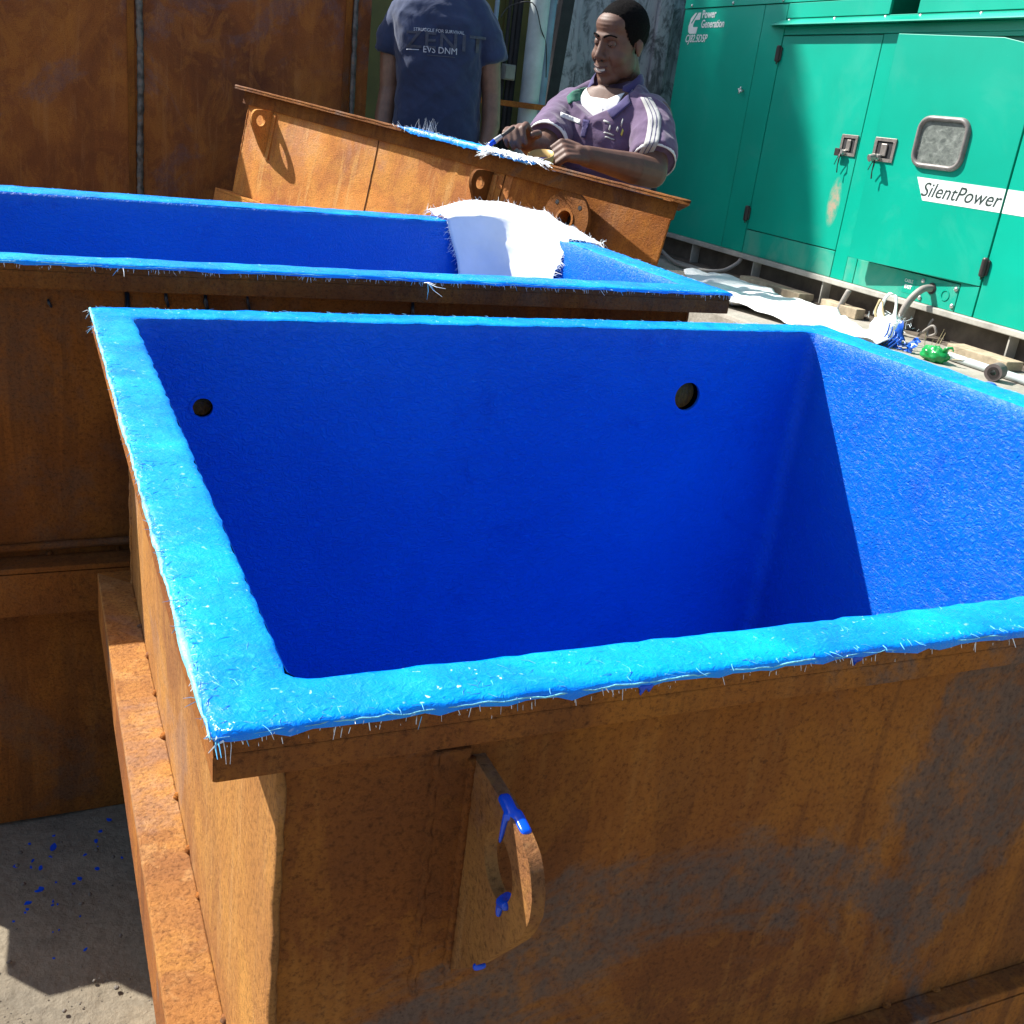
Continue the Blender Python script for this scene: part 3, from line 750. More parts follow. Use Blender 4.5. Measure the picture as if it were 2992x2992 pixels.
for xs_, d in ((.734, .014), (1.270, -.006)):
    pts = [(xs_+d*k/30+random.uniform(-.001, .001), W3-.0005, -.053-.8*k/30) for k in range(31)]
    part('weld_seam', G().tube(pts, .0022, 5), 'rust_dark', t3, smooth=True)
# fresh blue resin strip and fringe on the rim
ST = .842
pts = []
v = []; f = []
nn = 70
for i in range(nn):
    x = ST+(1.433-ST)*i/(nn-1); taper = min(1, i/6, (nn-1-i)/6)
    for (yy, zz) in [(-.004, -.012), (-.005, 0), (.006, .006), (.03, .0065), (.045*1.0, .0045)]:
        v.append((x, yy+.003*fbm((x, zz, 1), 40, 3), zz*max(.15, taper)+.0022*fbm((x, yy, 4), 45, 3)+(-.006*max(0, fbm((x, 0, 9), 60, 3)) if yy < -.0035 and zz < 0 else 0)+.0015))
for i in range(nn-1):
    for k in range(4): f.append((i*5+k, i*5+k+1, (i+1)*5+k+1, (i+1)*5+k))
part_o = mesh_obj('resin_strip', v, f, 'rim', t3, smooth=True)
lst = []
for k in range(80):
    x = random.uniform(ST-.03, 1.15); d = Vector((random.uniform(-1, 1), random.uniform(-1.2, .3), random.uniform(-.8, .9))).normalized()
    lst.append(((x, -.003, .003), d*random.uniform(.006, .02), .0006, .003))
for k in range(20):
    x = random.gauss(.955, .022); lst.append(((x, 0, .004), Vector((random.uniform(-.6, .6), -.1, 1)).normalized()*random.uniform(.015, .045), .0006, 0))
part('fibre_fringe', fibres(lst), 'fibre', t3, kind='stuff')
# loose wad of white strands hanging on the rear tank's rim
wad = []
for k in range(70):   # brush-like tuft at the left end
    wad.append(((1.237+random.gauss(0, .006), -.004, .001+random.gauss(0, .003)), Vector((-1, random.gauss(-.3, .25), random.gauss(-.15, .28))).normalized()*random.uniform(.025, .05), .0008, .006))
for k in range(190):
    t = random.random(); x = 1.21+.21*t
    wad.append(((x, -.004+random.gauss(0, .003), .004+random.gauss(0, .002)), Vector((random.choice((-1, 1, 1, 1)), random.gauss(-.15, .2), random.gauss(-.10, .15))).normalized()*random.uniform(.02, .05), .0009, .004))
wg = fibres(wad)
wv = [M3 @ Vector(p) for p in wg.v]
tag(mesh_obj('strand_wad', wv, wg.f, 'fibre'), 'wad of loose white glass strands hanging over the tilted tank rim', 'fibre wad', kind=None)
# blocks the tilted tank is propped on
def block(name, label, cat, x0, x1, y0, y1, z0, z1, mat, bev=.006, group=None):
    o = part(name, G().box(x0, x1, y0, y1, z0, z1), mat, bevel=bev); return tag(o, label, cat, group)

# ------------------------------------------------------------------ tall rusty container behind on the left
ct = thing('rusty_container', 'tall dark rusty steel container with vertical welds behind the tanks on the left', 'container', (.2, 4.9, 0))
CY = 4.4
for x0, x1, mt in ((-2.6, -1.47, 'rust_red'), (-1.46, -.53, 'rust_red'), (-.52, .404, 'rust_red'), (.416, 1.216, 'rust_red'), (1.228, 1.285, 'rust_red')):
    part('wall_panel', G().box(x0, x1, CY, CY+.012, .02, 1.54), mt, ct, bevel=.003)
part('wall_panel', G().box(1.273, 1.285, CY+.0125, 6.0, .02, 1.54), 'rust_red', ct)
part('wall_panel', G().box(-2.6, -2.588, CY+.0125, 6.0, .02, 1.54), 'rust_red', ct)
part('roof_panel', G().box(-2.6, 1.285, CY+.0, 6.0, 1.541, 1.55), 'rust_red', ct)
part('wall_panel', G().box(-2.587, 1.272, 5.988, 6.0, .02, 1.54), 'rust_red', ct)
part('skid_base', G().box(-2.55, 1.25, CY+.05, 5.9, -.01, .019), 'rust_dark', ct)
for xw, wd in ((-1.465, .012), (-.525, .012), (.41, .013), (1.222, .011)):
    pts = [(xw+.003*math.sin(z*7+xw), CY-.003, z) for z in np.arange(.02, 1.54, .015)]
    part('weld_bead', G().tube(pts, [wd*(1+.18*random.uniform(-1, 1)) for _ in pts], 7), 'weld', ct, smooth=True)
    part('edge_strip', G().box(xw-.042, xw-.016, CY-.008, CY-.0005, .02, 1.54), 'rust_lip', ct, bevel=.003)

# ------------------------------------------------------------------ wall, posts and pipes in the background
fw = thing('concrete_fence', 'mouldy grey concrete fence wall between the posts and the generator', 'wall', (3, 6.5, 0))
for k in range(5):
    part('fence_panel', G().box(1.2+k*.66, 1.2+k*.66+.645, 6.46, 6.52, 0, 1.98), 'fence', fw, bevel=.008)
for k in range(6):
    part('fence_post', G().box(1.14+k*.66, 1.252+k*.66, 6.42, 6.455, 0, 2.02), 'fence' if k != 2 else 'dark_post_hole', fw, bevel=.01)
ol = thing('olive_sheet', 'dull olive painted metal sheet wall behind the man in the blue shirt', 'wall', (1.9, 5.7, 0))
for k in range(4):
    part('sheet_panel', G().box(1.29+k*.31, 1.29+k*.31+.304, 5.62, 5.63, .0, 1.9), 'olive', ol, bevel=.002)
for z in (.35, 1.18, 1.8): part('sheet_rail', G().box(1.29, 2.52, 5.635, 5.66, z, z+.04), 'olive', ol)
for k in range(4): part('sheet_rib', G().box(1.44+k*.31, 1.455+k*.31, 5.612, 5.6195, .0, 1.9), 'olive', ol, bevel=.002)
def pole(name, label, x, y, r, h, mat, lean=0.0, seg=24):
    o = part(name, G().tube([(x, y, 0), (x+lean*h*.5, y, h*.5), (x+lean*h, y, h)], r, seg), mat, smooth=False); auto_smooth(o); return tag(o, label, 'pipe')
pole('pvc_pipe', 'thick pale grey pipe standing upright between the two men', 2.467, 5.4, .052, 1.95, 'pvc')
pole('rusty_pipe', 'thin rusty pipe right beside the thick pale pipe', 2.536, 5.44, .016, 1.9, 'bar_rust', -.03)
pole('blue_pipe', 'blue grey pipe standing behind the rusty one', 2.575, 5.5, .032, 1.95, 'pvc_blue', .0)
pole('thin_conduit', 'slim pale blue conduit against the olive sheet', 2.25, 5.45, .012, 1.9, 'pvc_blue')
for k, x in enumerate((2.345, 2.375, 2.402)):
    pole('dark_rod', ['dark thin rod just left of the thick pale pipe', 'dark thin rod second left of the thick pale pipe', 'dark thin rod nearest the olive sheet, left of the thick pipe'][2-k], x, 5.5, .010+.003*k, 1.85, 'dark_post_hole')
o = part('dark_post', G().hexa([(2.60, 5.6, 0), (2.66, 5.6, 0), (2.66, 5.66, 0), (2.60, 5.66, 0), (2.705, 5.6, 1.9), (2.78, 5.6, 1.9), (2.78, 5.66, 1.9), (2.705, 5.66, 1.9)]), 'dark_post_hole', bevel=.004)
tag(o, 'nearly black post leaning in front of the mouldy fence', 'post')
bx = thing('meter_box', 'small grey box fixed beside the thick pale pipe', 'box', (2.34, 5.43, 1.21))
part('case', G().box(2.307, 2.371, 5.40, 5.45, 1.212, 1.288), 'box_grey', bx, bevel=.004)
part('lid', G().box(2.311, 2.367, 5.392, 5.3995, 1.217, 1.283), 'box_grey', bx, bevel=.003)
part('bracket', G().box(2.325, 2.353, 5.4505, 5.485, 1.23, 1.27), 'dark_post_hole', bx)
o = part('flat_bar', G().box(2.05, 2.90, 5.325, 5.346, 1.084, 1.112), 'bar_rust', bevel=.002); tag(o, 'rusty flat bar tied level across the thick pale pipe', 'bar')
o = part('wire', G().tube(catmull([(2.255, 5.40, 1.50), (2.30, 5.395, 1.56), (2.40, 5.34, 1.585), (2.46, 5.335, 1.47), (2.52, 5.38, 1.40), (2.56, 5.42, 1.25)], 24), .003, 6), 'black_rubber', smooth=True)
tag(o, 'thin dark wire looped across the upright pipes', 'wire')
#### GENERATOR
# props under the tilted tank
def prop(name, label, cat, xl, h, mat):
    c = M3 @ Vector((xl, .25, -.86)); ex = Vector((x3.x, x3.y, 0)).normalized(); ey = Vector((y3.x, y3.y, 0)).normalized()
    pts = [c+ex*a*.05+ey*b*.32 for a, b in ((-1, -1), (1, -1), (1, 1), (-1, 1))]
    tilt = x3.z/math.hypot(x3.x, x3.y)
    top = [(p.x, p.y, c.z+tilt*a*.05-.002) for p, a in zip(pts, (-1, 1, 1, -1))]
    o = part(name, G().hexa([(p.x, p.y, 0) for p in pts]+top), mat); tag(o, label, cat)
prop('timber_block', 'tall timber block propping up the far end of the tilted tank', 'block', .14, .17, 'timber')
prop('timber_plank', 'low timber plank under the near end of the tilted tank', 'plank', 1.50, .05, 'timber')

# ------------------------------------------------------------------ generator (long face at x = 3.8, facing -x)
gx = 3.8; Y0, Y1 = 1.9, 6.14
gen = thing('generator', 'long green generator set in a canopy with two doors on a concrete slab', 'generator', (4.4, 4.0, .30))
part('canopy_body', G().box(gx+.0125, 4.9, Y0+.01, Y1-.005, .452, 1.69), 'green_shaded', gen)
for a_, b_ in ((Y0+.01, 4.10), (4.33, Y1-.005)): part('canopy_top', G().box(gx+.0125, 4.9, a_, b_, 1.6905, 1.95), 'green_shaded', gen)
def panel(name, y0, y1, z0, z1, mat='green', x0=gx, th=.012, parent=None, bev=.0018):
    return part(name, G().box(x0, x0+th, y0, y1, z0, z1), mat, parent or gen, bevel=bev)
gap = .0045
ep = panel('end_panel', 5.31+gap, Y1, .453, 1.775)
part('end_wall', G().box(gx+.0125, 4.9, Y1-.0045, Y1, .453, 1.95), 'green', gen)
panel('side_panel', 5.10+gap, 5.31-gap*.2, .453, 1.775)
d1 = panel('door', 4.315+gap, 5.10-gap, .586+gap, 1.612, 'green_scraped')
panel('kick_panel', 4.315+gap, 5.10-gap, .453, .586-gap*.2, 'green_dusty')
panel('mullion', 4.215, 4.315-gap*.3, .453, 1.6165, 'green')
panel('header', 3.36, 5.10-gap, 1.612+.007, 1.662)
panel('header', 3.36, 4.2145, 1.60, 1.6185)
panel('kick_panel', 4.14+gap, 4.2145-gap*.3, .453, .60, 'green_dusty')
cp = panel('cable_panel', 3.46+gap, 4.14-gap*.2, .453, .575, 'green_dusty')
panel('kick_panel', 3.352+gap, 3.46-gap*.2, .453, .585, 'green')
panel('jamb', 3.352+gap, 3.42, .590, 1.5995, 'green', x0=gx+.003, th=.009)
panel('jamb', 4.13, 4.2145, .604, 1.5995, 'green', x0=gx+.002, th=.010)
panel('jamb', 3.4205, 4.1295, .580, .640, 'green', x0=gx+.002, th=.010)
panel('side_panel', 2.55, 3.352-gap, .453, 1.662)
panel('side_panel', Y0, 2.55-gap, .453, 1.662)
# upper fascia with ventilation notch
panel('fascia', 4.31, 5.10-gap, 1.702, 1.775, x0=gx-.004, th=.016)
panel('fascia', 2.9, 4.122, 1.702, 1.775, x0=gx-.004, th=.016)
panel('fascia', Y0, 2.895, 1.702, 1.775, x0=gx-.004, th=.016)
panel('fascia', Y0, 5.10-gap, 1.662+.001, 1.7005, x0=gx)
panel('roof_fascia', 4.31, Y1, 1.779, 1.95, x0=gx-.006, th=.018)
panel('roof_fascia', Y0, 4.122, 1.779, 1.95, x0=gx-.006, th=.018)
part('vent_recess', G().box(gx+.22, gx+.23, 4.1005, 4.3295, 1.6905, 1.95), 'green_shaded', gen)
part('roof', G().box(gx-.02, 4.95, Y0-.02, Y1+.02, 1.951, 1.985), 'green', gen, bevel=.006)
# drip rail: sloped hood with a pointed far end
g = G()
prof = [(0, 1.694), (-.056, 1.668), (-.058, 1.662), (0, 1.664)]
ya, yb, yc = 5.125, 5.22, Y0
g.add([(gx-.001+x, ya, z) for x, z in prof]+[(gx-.001+x, yc, z) for x, z in prof]+[(gx-.001+x*.25, yb, 1.666+(z-1.664)*.25) for x, z in prof],
      [(0, 4, 5, 1), (1, 5, 6, 2), (2, 6, 7, 3), (3, 7, 4, 0), (4, 7, 6, 5), (8, 0, 1, 9), (9, 1, 2, 10), (10, 2, 3, 11), (11, 3, 0, 8), (8, 9, 10, 11)])
rail = part('drip_rail', g, 'green', gen)
def bolt(y, z, r=.008, x=gx, parent=None, mat='bright'):
    g = G().cyl((x-.004, y, z), (x, y, z), r*1.25, 12); g.sphere((x-.004, y, z), (r*.6, r, r), 10, 6)
    return part('bolt', g, mat, parent or gen, smooth=True)
for y in (5.07, 4.70, 4.33, 4.10, 3.74, 3.4, 3.0): bolt(y, 1.688, .0085, gx-.001, rail)
for y in (6.06, 5.62, 5.15, 4.72, 4.335, 4.10, 3.6, 3.1): bolt(y, 1.793, .007, gx-.006)
# star shaped knob on the end panel
g = G().cyl((gx-.02, 5.377, 1.327), (gx, 5.377, 1.327), .006, 10)
for a in (20, 110, 200, 290):
    c, s_ = math.cos(math.radians(a)), math.sin(math.radians(a))
    g.tube([(gx-.02, 5.377, 1.327), (gx-.024, 5.377+c*.02, 1.327+s_*.02)], [.008, .004], 8)
part('wing_knob', g, 'bright', gen, smooth=True)
# hinges
def hinge(y, z0, z1, parent, x=gx):
    h = part('hinge', G().tube([(x-.012, y, z0), (x-.012, y, z0+.006), (x-.012, y, z1-.006), (x-.012, y, z1)], [.010, .0145, .0145, .010], 12), 'hinge', parent); auto_smooth(h)
    part('hinge_leaf', G().box(x-.012, x-.0005, y-.022, y+.022, z0+.008, z1-.008), 'hinge', h, bevel=.004)
    part('hinge_pin', G().cyl((x-.012, y, z0-.012), (x-.012, y, z0), .004, 8), 'hinge', h)
hinge(5.10, 1.482, 1.565, d1); hinge(5.108, .632, .716, d1)
# recessed paddle locks
def lock(yc, zc, parent, w, h, T=None, flap=False, grime='lock_grey'):
    T = T or (lambda x, y, z: (x, y, z))
    def P(name, g, mat, par, bev=0, smooth=False):
        g2 = G(); g2.v = [T(*p) for p in g.v]; g2.f = g.f
        return part(name, g2, mat, par, bevel=bev, smooth=smooth)
    g = G(); t = .016
    g.box(gx-.007, gx-.0005, yc-w/2, yc+w/2, zc+h/2-t, zc+h/2); g.box(gx-.007, gx-.0005, yc-w/2, yc+w/2, zc-h/2, zc-h/2+t)
    g.box(gx-.007, gx-.0005, yc-w/2, yc-w/2+t, zc-h/2+t, zc+h/2-t); g.box(gx-.007, gx-.0005, yc+w/2-t, yc+w/2, zc-h/2+t, zc+h/2-t)
    fr = P('lock_frame', g, 'lock_grey', parent, .0015)
    P('lock_recess', G().box(gx-.002, gx-.0006, yc-w/2+t, yc+w/2-t, zc-h/2+t, zc+h/2-t), 'dark_post_hole', fr)
    P('paddle', G().box(gx-.011, gx-.0025, yc-.018, yc+.018 if not flap else yc+.012, zc-.028, zc+.028), 'lock_grey', fr, .004)
    P('lock_barrel', G().cyl((gx-.030, yc+.018, zc-.034), (gx-.002, yc+.018, zc-.034), .0135, 14), 'bright', fr)
    P('key_cap', G().cyl((gx-.060, yc+.03, zc-.045), (gx-.031, yc+.021, zc-.036), .017, 14) if not flap else G().box(gx-.03, gx-.022, yc+.022, yc+.066, zc-.055, zc-.018), 'lock_grey' if not flap else 'hinge', fr, .002)
    g = G().tube([(gx-.034, yc+.015, zc-.042), (gx-.036, yc+.012, zc-.075), (gx-.03, yc+.02, zc-.10), (gx-.028, yc+.016, zc-.135)], [.003, .004, .0025, .0035], 6)
    g.tube([(gx-.032, yc+.02, zc-.045), (gx-.03, yc+.035, zc-.07), (gx-.028, yc+.048, zc-.098)], .0022, 6)
    P('key_string', g, 'hinge', fr, 0, True)
lock(4.388, 1.10, d1, .120, .102, None, True)
# second door, standing slightly ajar: hinged at y=3.352, far edge swung 0.08 m out
DA = math.atan2(.08, .774); DW = .778
def onD2(x, y, z):   # (x,y,z) given as on the closed door: distance from the hinge = y-3.352
    t = y-3.352; n = x-gx
    return (gx-t*math.sin(DA)+n*math.cos(DA)-.002, 3.352+t*math.cos(DA)+n*math.sin(DA), z)
def part2(name, g, mat, par, bev=0, smooth=False):
    g2 = G(); g2.v = [onD2(*p) for p in g.v]; g2.f = g.f; return part(name, g2, mat, par, bevel=bev, smooth=smooth)
d2 = part2('door', G().add(*(lambda pts: ([(gx, y, z) for y, z in pts]+[(gx+.02, y, z) for y, z in pts],
     [tuple(range(5))[::-1], tuple(range(5, 10))]+[(i, (i+1) % 5, 5+(i+1) % 5, 5+i) for i in range(5)]))([(3.352+.004, .588), (3.352+DW, .584), (3.352+DW, 1.605), (3.56, 1.592), (3.352+.004, 1.555)])), 'green', gen, .002)
tag(d2, 'green door standing slightly ajar with a rounded window')
h = lambda y, z0, z1: hinge(y, z0, z1, d2)
h(3.352, .630, .712); h(3.352, 1.46, 1.54)
lock(3.352+.703, 1.098, d2, .128, .108, onD2)
# window: rubber gasket with rounded corners and a dusty pane
def rrect(yc, zc, w, h, r, n=8):
    out = []
    for cx, cz, a0 in ((w/2-r, h/2-r, 0), (-w/2+r, h/2-r, 90), (-w/2+r, -h/2+r, 180), (w/2-r, -h/2+r, 270)):
        for k in range(n+1):
            a = math.radians(a0+90*k/n); out.append((yc+cx+r*math.cos(a), zc+cz+r*math.sin(a)))
    return out
wy, wz = 3.352+.393, 1.153
Pn = [(gx-.013, y, z) for y, z in rrect(wy, wz, .262, .205, .055)]
g = G(); prof = []
ins = [(0.0, -.0005), (0.002, -.012), (.009, -.018), (.017, -.018), (.023, -.010), (.023, -.0015)]
for k, (d, x) in enumerate(ins):
    prof.append([(gx+x, y, z) for y, z in rrect(wy, wz, .285-2*d, .228-2*d, max(.02, .064-d))])
n = len(prof[0]); g.add([p for r in prof for p in r], [(i*n+k, i*n+(k+1) % n, (i+1)*n+(k+1) % n, (i+1)*n+k) for i in range(len(ins)-1) for k in range(n)])
gk = part2('window_gasket', g, simple('grey_gasket', (.20, .18, .17), .38, var=.3), d2, 0, True)
def pane_mat():
    t = NT('dusty_pane')
    a = t.ramp(t.noise(26, 6, .7, .8, t.map(scale=(1, 1, 1.6))), [(.3, (.06, .07, .065)), (.55, (.17, .19, .17)), (.75, (.32, .34, .31))])
    return t.fin(a, t.ramp(t.noise(20, 4), [(.3, .25), (.7, .6)]), None, Specular_IOR_Level=.6)
g = G().add([(gx-.004, y, z) for y, z in rrect(wy, wz, .242, .185, .045)], [tuple(range(n))])
part2('window_pane', g, pane_mat(), gk)
# white band and lettering on the door, running on over the next panel
zb0, zb1 = .902, 1.000
g = G().prism([(gx-.0012, 3.352+.476, zb1), (gx-.0012, 3.352+.417, zb0), (gx-.0012, 3.352+.0045, zb0), (gx-.0012, 3.352+.0045, zb1)], (.0009, 0, 0))
band = part2('band_decal', g, 'white_print', d2)
part('band_decal', G().box(gx-.0012, gx-.0002, Y0+.05, 3.352-.006, zb0, zb1), 'white_print', gen)
def gen_matrix(y, z, x=gx-.0016): return Matrix(((0, 0, -1, x), (-1, 0, 0, y), (0, 1, 0, z), (0, 0, 0, 1)))
sp = text_part('SilentPower', .088, Matrix.Identity(4), 'grey_print', gen, extrude=.0004, shear=.28, xs=.76, bold=.0003)
me = sp.data; off = offset_of(gen); xs_ = [v.co.x+off.x for v in me.vertices]; x0, x1 = min(xs_), max(xs_)
for v in me.vertices:
    X, Yt = v.co.x+off.x, v.co.y+off.y; zt = v.co.z+off.z
    p = Vector(onD2(gx-.0018-abs(zt)*.5, 3.352+.432-(X-x0)*(.424/(x1-x0)), .922+Yt)); v.co = p-off
sp.parent = band
# maker's mark and model number (worn)
def mark(pts, x=gx-.0012): return G().prism([(x, 6.072-a*.125, 1.635+b*.118) for a, b in pts], (.0009, 0, 0))
lg = part('emblem', mark([(.95, 1.0), (.45, 1.0), (.12, .75), (0, .35), (.05, .1), (.2, 0), (.78, 0), (.84, .32), (.42, .32), (.40, .45), (.52, .66), (.92, .66)]), 'white_print', gen)
part('emblem_slash', G().prism([(gx-.0021, 6.072-a*.125, 1.635+b*.118) for a, b in [(.18, .50), (.28, .50), (.72, 1.0), (.62, 1.0)]], (.0008, 0, 0)), 'green', lg)
text_part('Power', .062, gen_matrix(5.938, 1.722), 'white_print', gen, xs=.92, bold=.0012)
text_part('Generation', .062, gen_matrix(5.930, 1.668), 'white_print', gen, xs=.86, bold=.0012)
text_part('CJ82.5D5P', .060, gen_matrix(6.085, 1.588), 'white_print', gen, xs=.90, bold=.0008, shear=.2)
# cable panel fittings and small worn sign
for y, z in ((3.68, .552), (3.478, .552), (3.478, .476), (3.677, .474)): bolt(y, z, .0085, gx-.001, cp)
part('grommet', G().ring((gx-.004, 3.62, .528), (1, 0, 0), .019, .026, .004, 24), 'black_rubber', cp)
part('gland_hole', G().cyl((gx-.0015, 3.62, .528), (gx-.0005, 3.62, .528), .0195, 20), 'dark_post_hole', cp)
part('blank_cap', G().ring((gx-.003, 3.533, .514), (1, 0, 0), .020, .025, .003, 24), 'green', cp)
part('sign_plate', G().box(gx-.0012, gx-.0002, 3.725, 3.80, .478, .548), 'green', cp)
text_part('CABLE', .022, gen_matrix(3.795, .528), 'white_print', cp, xs=.85)
text_part('EXIT', .024, gen_matrix(3.788, .500), 'white_print', cp, xs=.95, bold=.001)
# base rail and skid
part('base_rail', G().box(gx-.022, 4.93, Y0-.01, Y1+.01, .424, .4515), 'grey_rail', gen, bevel=.004)
part('skid_beam', G().box(gx+.05, gx+.06, Y0, Y1-.05, .312, .4235), 'skid', gen)
part('skid_flange', G().box(gx-.01, gx+.0495, Y0, Y1-.05, .301, .311), 'skid', gen)
for y in (5.6, 4.96, 4.347, 3.735, 3.122, 2.5): part('skid_rib', G().box(gx-.008, gx+.0495, y-.004, y+.004, .3115, .4235), 'grey_rail', gen)
part('skid_beam', G().box(4.80, 4.81, Y0, Y1-.05, .302, .4235), 'skid', gen)
# cables and pipes by the generator
def cable(name, label, pts, r, n=30, mat='cable', cat='cable'):
    o = part(name, G().tube(catmull(pts, n), r, 10), mat, smooth=True); return tag(o, label, cat)
cable('thick_cable', 'thick grey cable coming out of the hole in the green panel', [(gx+.01, 3.62, .528), (gx-.05, 3.625, .522), (gx-.10, 3.64, .46), (gx-.11, 3.655, .38), (gx-.10, 3.66, .32), (gx-.07, 3.67, .312)], .0165)
cable('grey_conduit', 'grey pipe stub rising from the slab under the base rail', [(gx-.06, 4.085, .425), (gx-.065, 4.10, .38), (gx-.07, 4.125, .305)], .0145, 10, cat='pipe')
cable('black_hose', 'dark hose looping under the far end of the base rail', [(gx-.06, 6.0, .40), (gx-.1, 5.8, .345), (gx-.2, 5.45, .318), (gx-.18, 5.25, .318), (gx-.1, 5.13, .335), (gx-.03, 5.09, .385), (gx-.005, 5.085, .42)], .0115, 40)
cable('thin_cable', 'thin pale cable coiled behind the thick grey cable', [(gx-.03, 3.60, .312), (gx-.045, 3.57, .33), (gx-.04, 3.52, .375), (gx-.03, 3.50, .345), (gx-.03, 3.545, .325), (gx-.02, 3.56, .37), (gx-.015, 3.55, .40)], .006, 30)
#### CLUTTER
# white sheet left lying along the slab
Lf = catmull([(3.42, 5.10, 0), (3.18, 4.62, 0), (3.05, 4.28, 0), (3.10, 3.96, 0), (3.16, 3.7, 0), (3.22, 3.38, 0)], 60)
Rt = catmull([(3.64, 5.10, 0), (3.74, 4.78, 0), (3.56, 4.34, 0), (3.72, 4.18, 0), (3.47, 3.72, 0), (3.46, 3.38, 0)], 60)
rows = []
for a, b in zip(Lf, Rt):
    rows.append([(a+(b-a)*t + np.array([0, 0, .320+.022*fbm(tuple(a+(b-a)*t), 5, 4)+.018*abs(math.sin(t*5+a[1]*5))])) for t in np.linspace(0, 1, 26)])
o = sheet('white_sheet', rows, 'cloth', 'crumpled white glass cloth lying along the slab below the generator', 'cloth', thick=.002)
# carrier bag with two standing handles
bag = thing('carrier_bag', 'milky white carrier bag with upright handle loop on the slab', 'bag', (3.5, 3.52, .30))
g = G(); N = 28; prof = [(.0, .302), (.055, .302), (.075, .325), (.078, .36), (.066, .39), (.045, .41), (.03, .42)]
for i, (r, z) in enumerate(prof):
    for k in range(N):
        t = 2*math.pi*k/N; w = 1+.18*fbm((math.cos(t), math.sin(t), z*6), 2.5, 3)
        g.v.append((3.5+r*.7*w*math.cos(t), 3.535+r*1.15*w*math.sin(t), z+.006*fbm((math.cos(t), math.sin(t), 5), 2, 2)*(1 if 0 < i else 0)))
g.f = [(i*N+k, i*N+(k+1) % N, (i+1)*N+(k+1) % N, (i+1)*N+k) for i in range(len(prof)-1) for k in range(N)]
part('bag_body', g, 'bag_white', bag, smooth=True)
def strap(name, pts, w, mat, par, th=.002):
    c = catmull(pts, 26); g = G(); v = []
    for i, p in enumerate(c):
        ww = w*(1+.3*math.sin(i*.6))
        v += [(p[0]-th, p[1]-ww/2, p[2]), (p[0]-th*.4, p[1]+ww/2, p[2]+.004), (p[0]+th, p[1]+ww/2, p[2]+.004), (p[0]+th, p[1]-ww/2, p[2])]
    f = [(4*i+k, 4*i+(k+1) % 4, 4*i+4+(k+1) % 4, 4*i+4+k) for i in range(len(c)-1) for k in range(4)]+[(3, 2, 1, 0), (4*len(c)-4, 4*len(c)-3, 4*len(c)-2, 4*len(c)-1)]
    return part(name, G().add(v, f), mat, par, smooth=True)
strap('handle_loop', [(3.5, 3.60, .39), (3.5, 3.598, .43), (3.5, 3.585, .475), (3.5, 3.56, .503), (3.5, 3.53, .500), (3.5, 3.512, .465), (3.495, 3.50, .42), (3.49, 3.49, .385)], .022, 'bag_white', bag)
strap('handle_loop', [(3.47, 3.58, .385), (3.46, 3.585, .42), (3.46, 3.575, .462), (3.46, 3.56, .47), (3.46, 3.545, .44), (3.47, 3.53, .39)], .014, 'straw', bag)
lst = [((3.49+random.gauss(0, .03), 3.50+random.gauss(0, .05), .39+random.gauss(0, .012)), Vector((random.gauss(0, 1), random.gauss(0, 1), random.gauss(.6, .6))).normalized()*random.uniform(.015, .04), .001, .004) for _ in range(120)]
part('loose_strands', fibres(lst), 'fibre', bag, kind='stuff')
# blue plastic net, torn
bn = thing('blue_scrap', 'torn scrap of bright blue plastic hanging beside the white bag', 'plastic scrap', (3.42, 3.34, .30))
g = G(); n_ = 14; rows = []
for i in range(n_):
    for k in range(10):
        t, s_ = i/(n_-1), k/9
        g.v.append((3.41+.02*fbm((t*3, s_*3, 1), 2, 3)+.03*s_, 3.41-.14*t-.01*s_, .303+(.105*math.exp(-((t-.05)/.22)**2)+.055*math.exp(-((t-.85)/.3)**2)+.012)*(s_**.7)))
g.f = [(i*10+k, i*10+k+1, (i+1)*10+k+1, (i+1)*10+k) for i in range(n_-1) for k in range(9) if not (4 <= i <= 8 and k % 3 != 0 and (i+k) % 2)]
part('film', g, 'bag_blue', bn, smooth=True)
for k in range(5): part('cord', G().tube(catmull([(3.40, 3.42-.02*k, .40-.012*k), (3.385, 3.41-.022*k, .35), (3.37, 3.44-.02*k, .304)], 8), .0035, 6), 'bag_blue', bn, smooth=True)
# green bag
gb = thing('green_bag', 'small shiny green plastic bag lying on the slab edge', 'bag', (3.42, 3.15, .30))
g = G(); NU, NV = 30, 18
for i in range(NV+1):
    ph = math.pi*i/NV
    for k in range(NU):
        t = 2*math.pi*k/NU; d = Vector((math.sin(ph)*math.cos(t), math.sin(ph)*math.sin(t), math.cos(ph)))
        w = 1+.28*fbm(tuple(d*1.0), 2.4, 4)
        g.v.append((3.42+d.x*.045*w, 3.15+d.y*.062*w, max(.301, .326+d.z*.036*w)))
g.f = [(i*NU+k, i*NU+(k+1) % NU, (i+1)*NU+(k+1) % NU, (i+1)*NU+k) for i in range(NV) for k in range(NU)]
part('bag_body', g, 'bag_green', gb, smooth=True)
part('knot', G().tube(catmull([(3.42, 3.11, .35), (3.42, 3.095, .366), (3.43, 3.08, .372), (3.43, 3.07, .36)], 10), [.009]*4+[.006]*3+[.003]*3, 8), 'bag_green', gb, smooth=True)
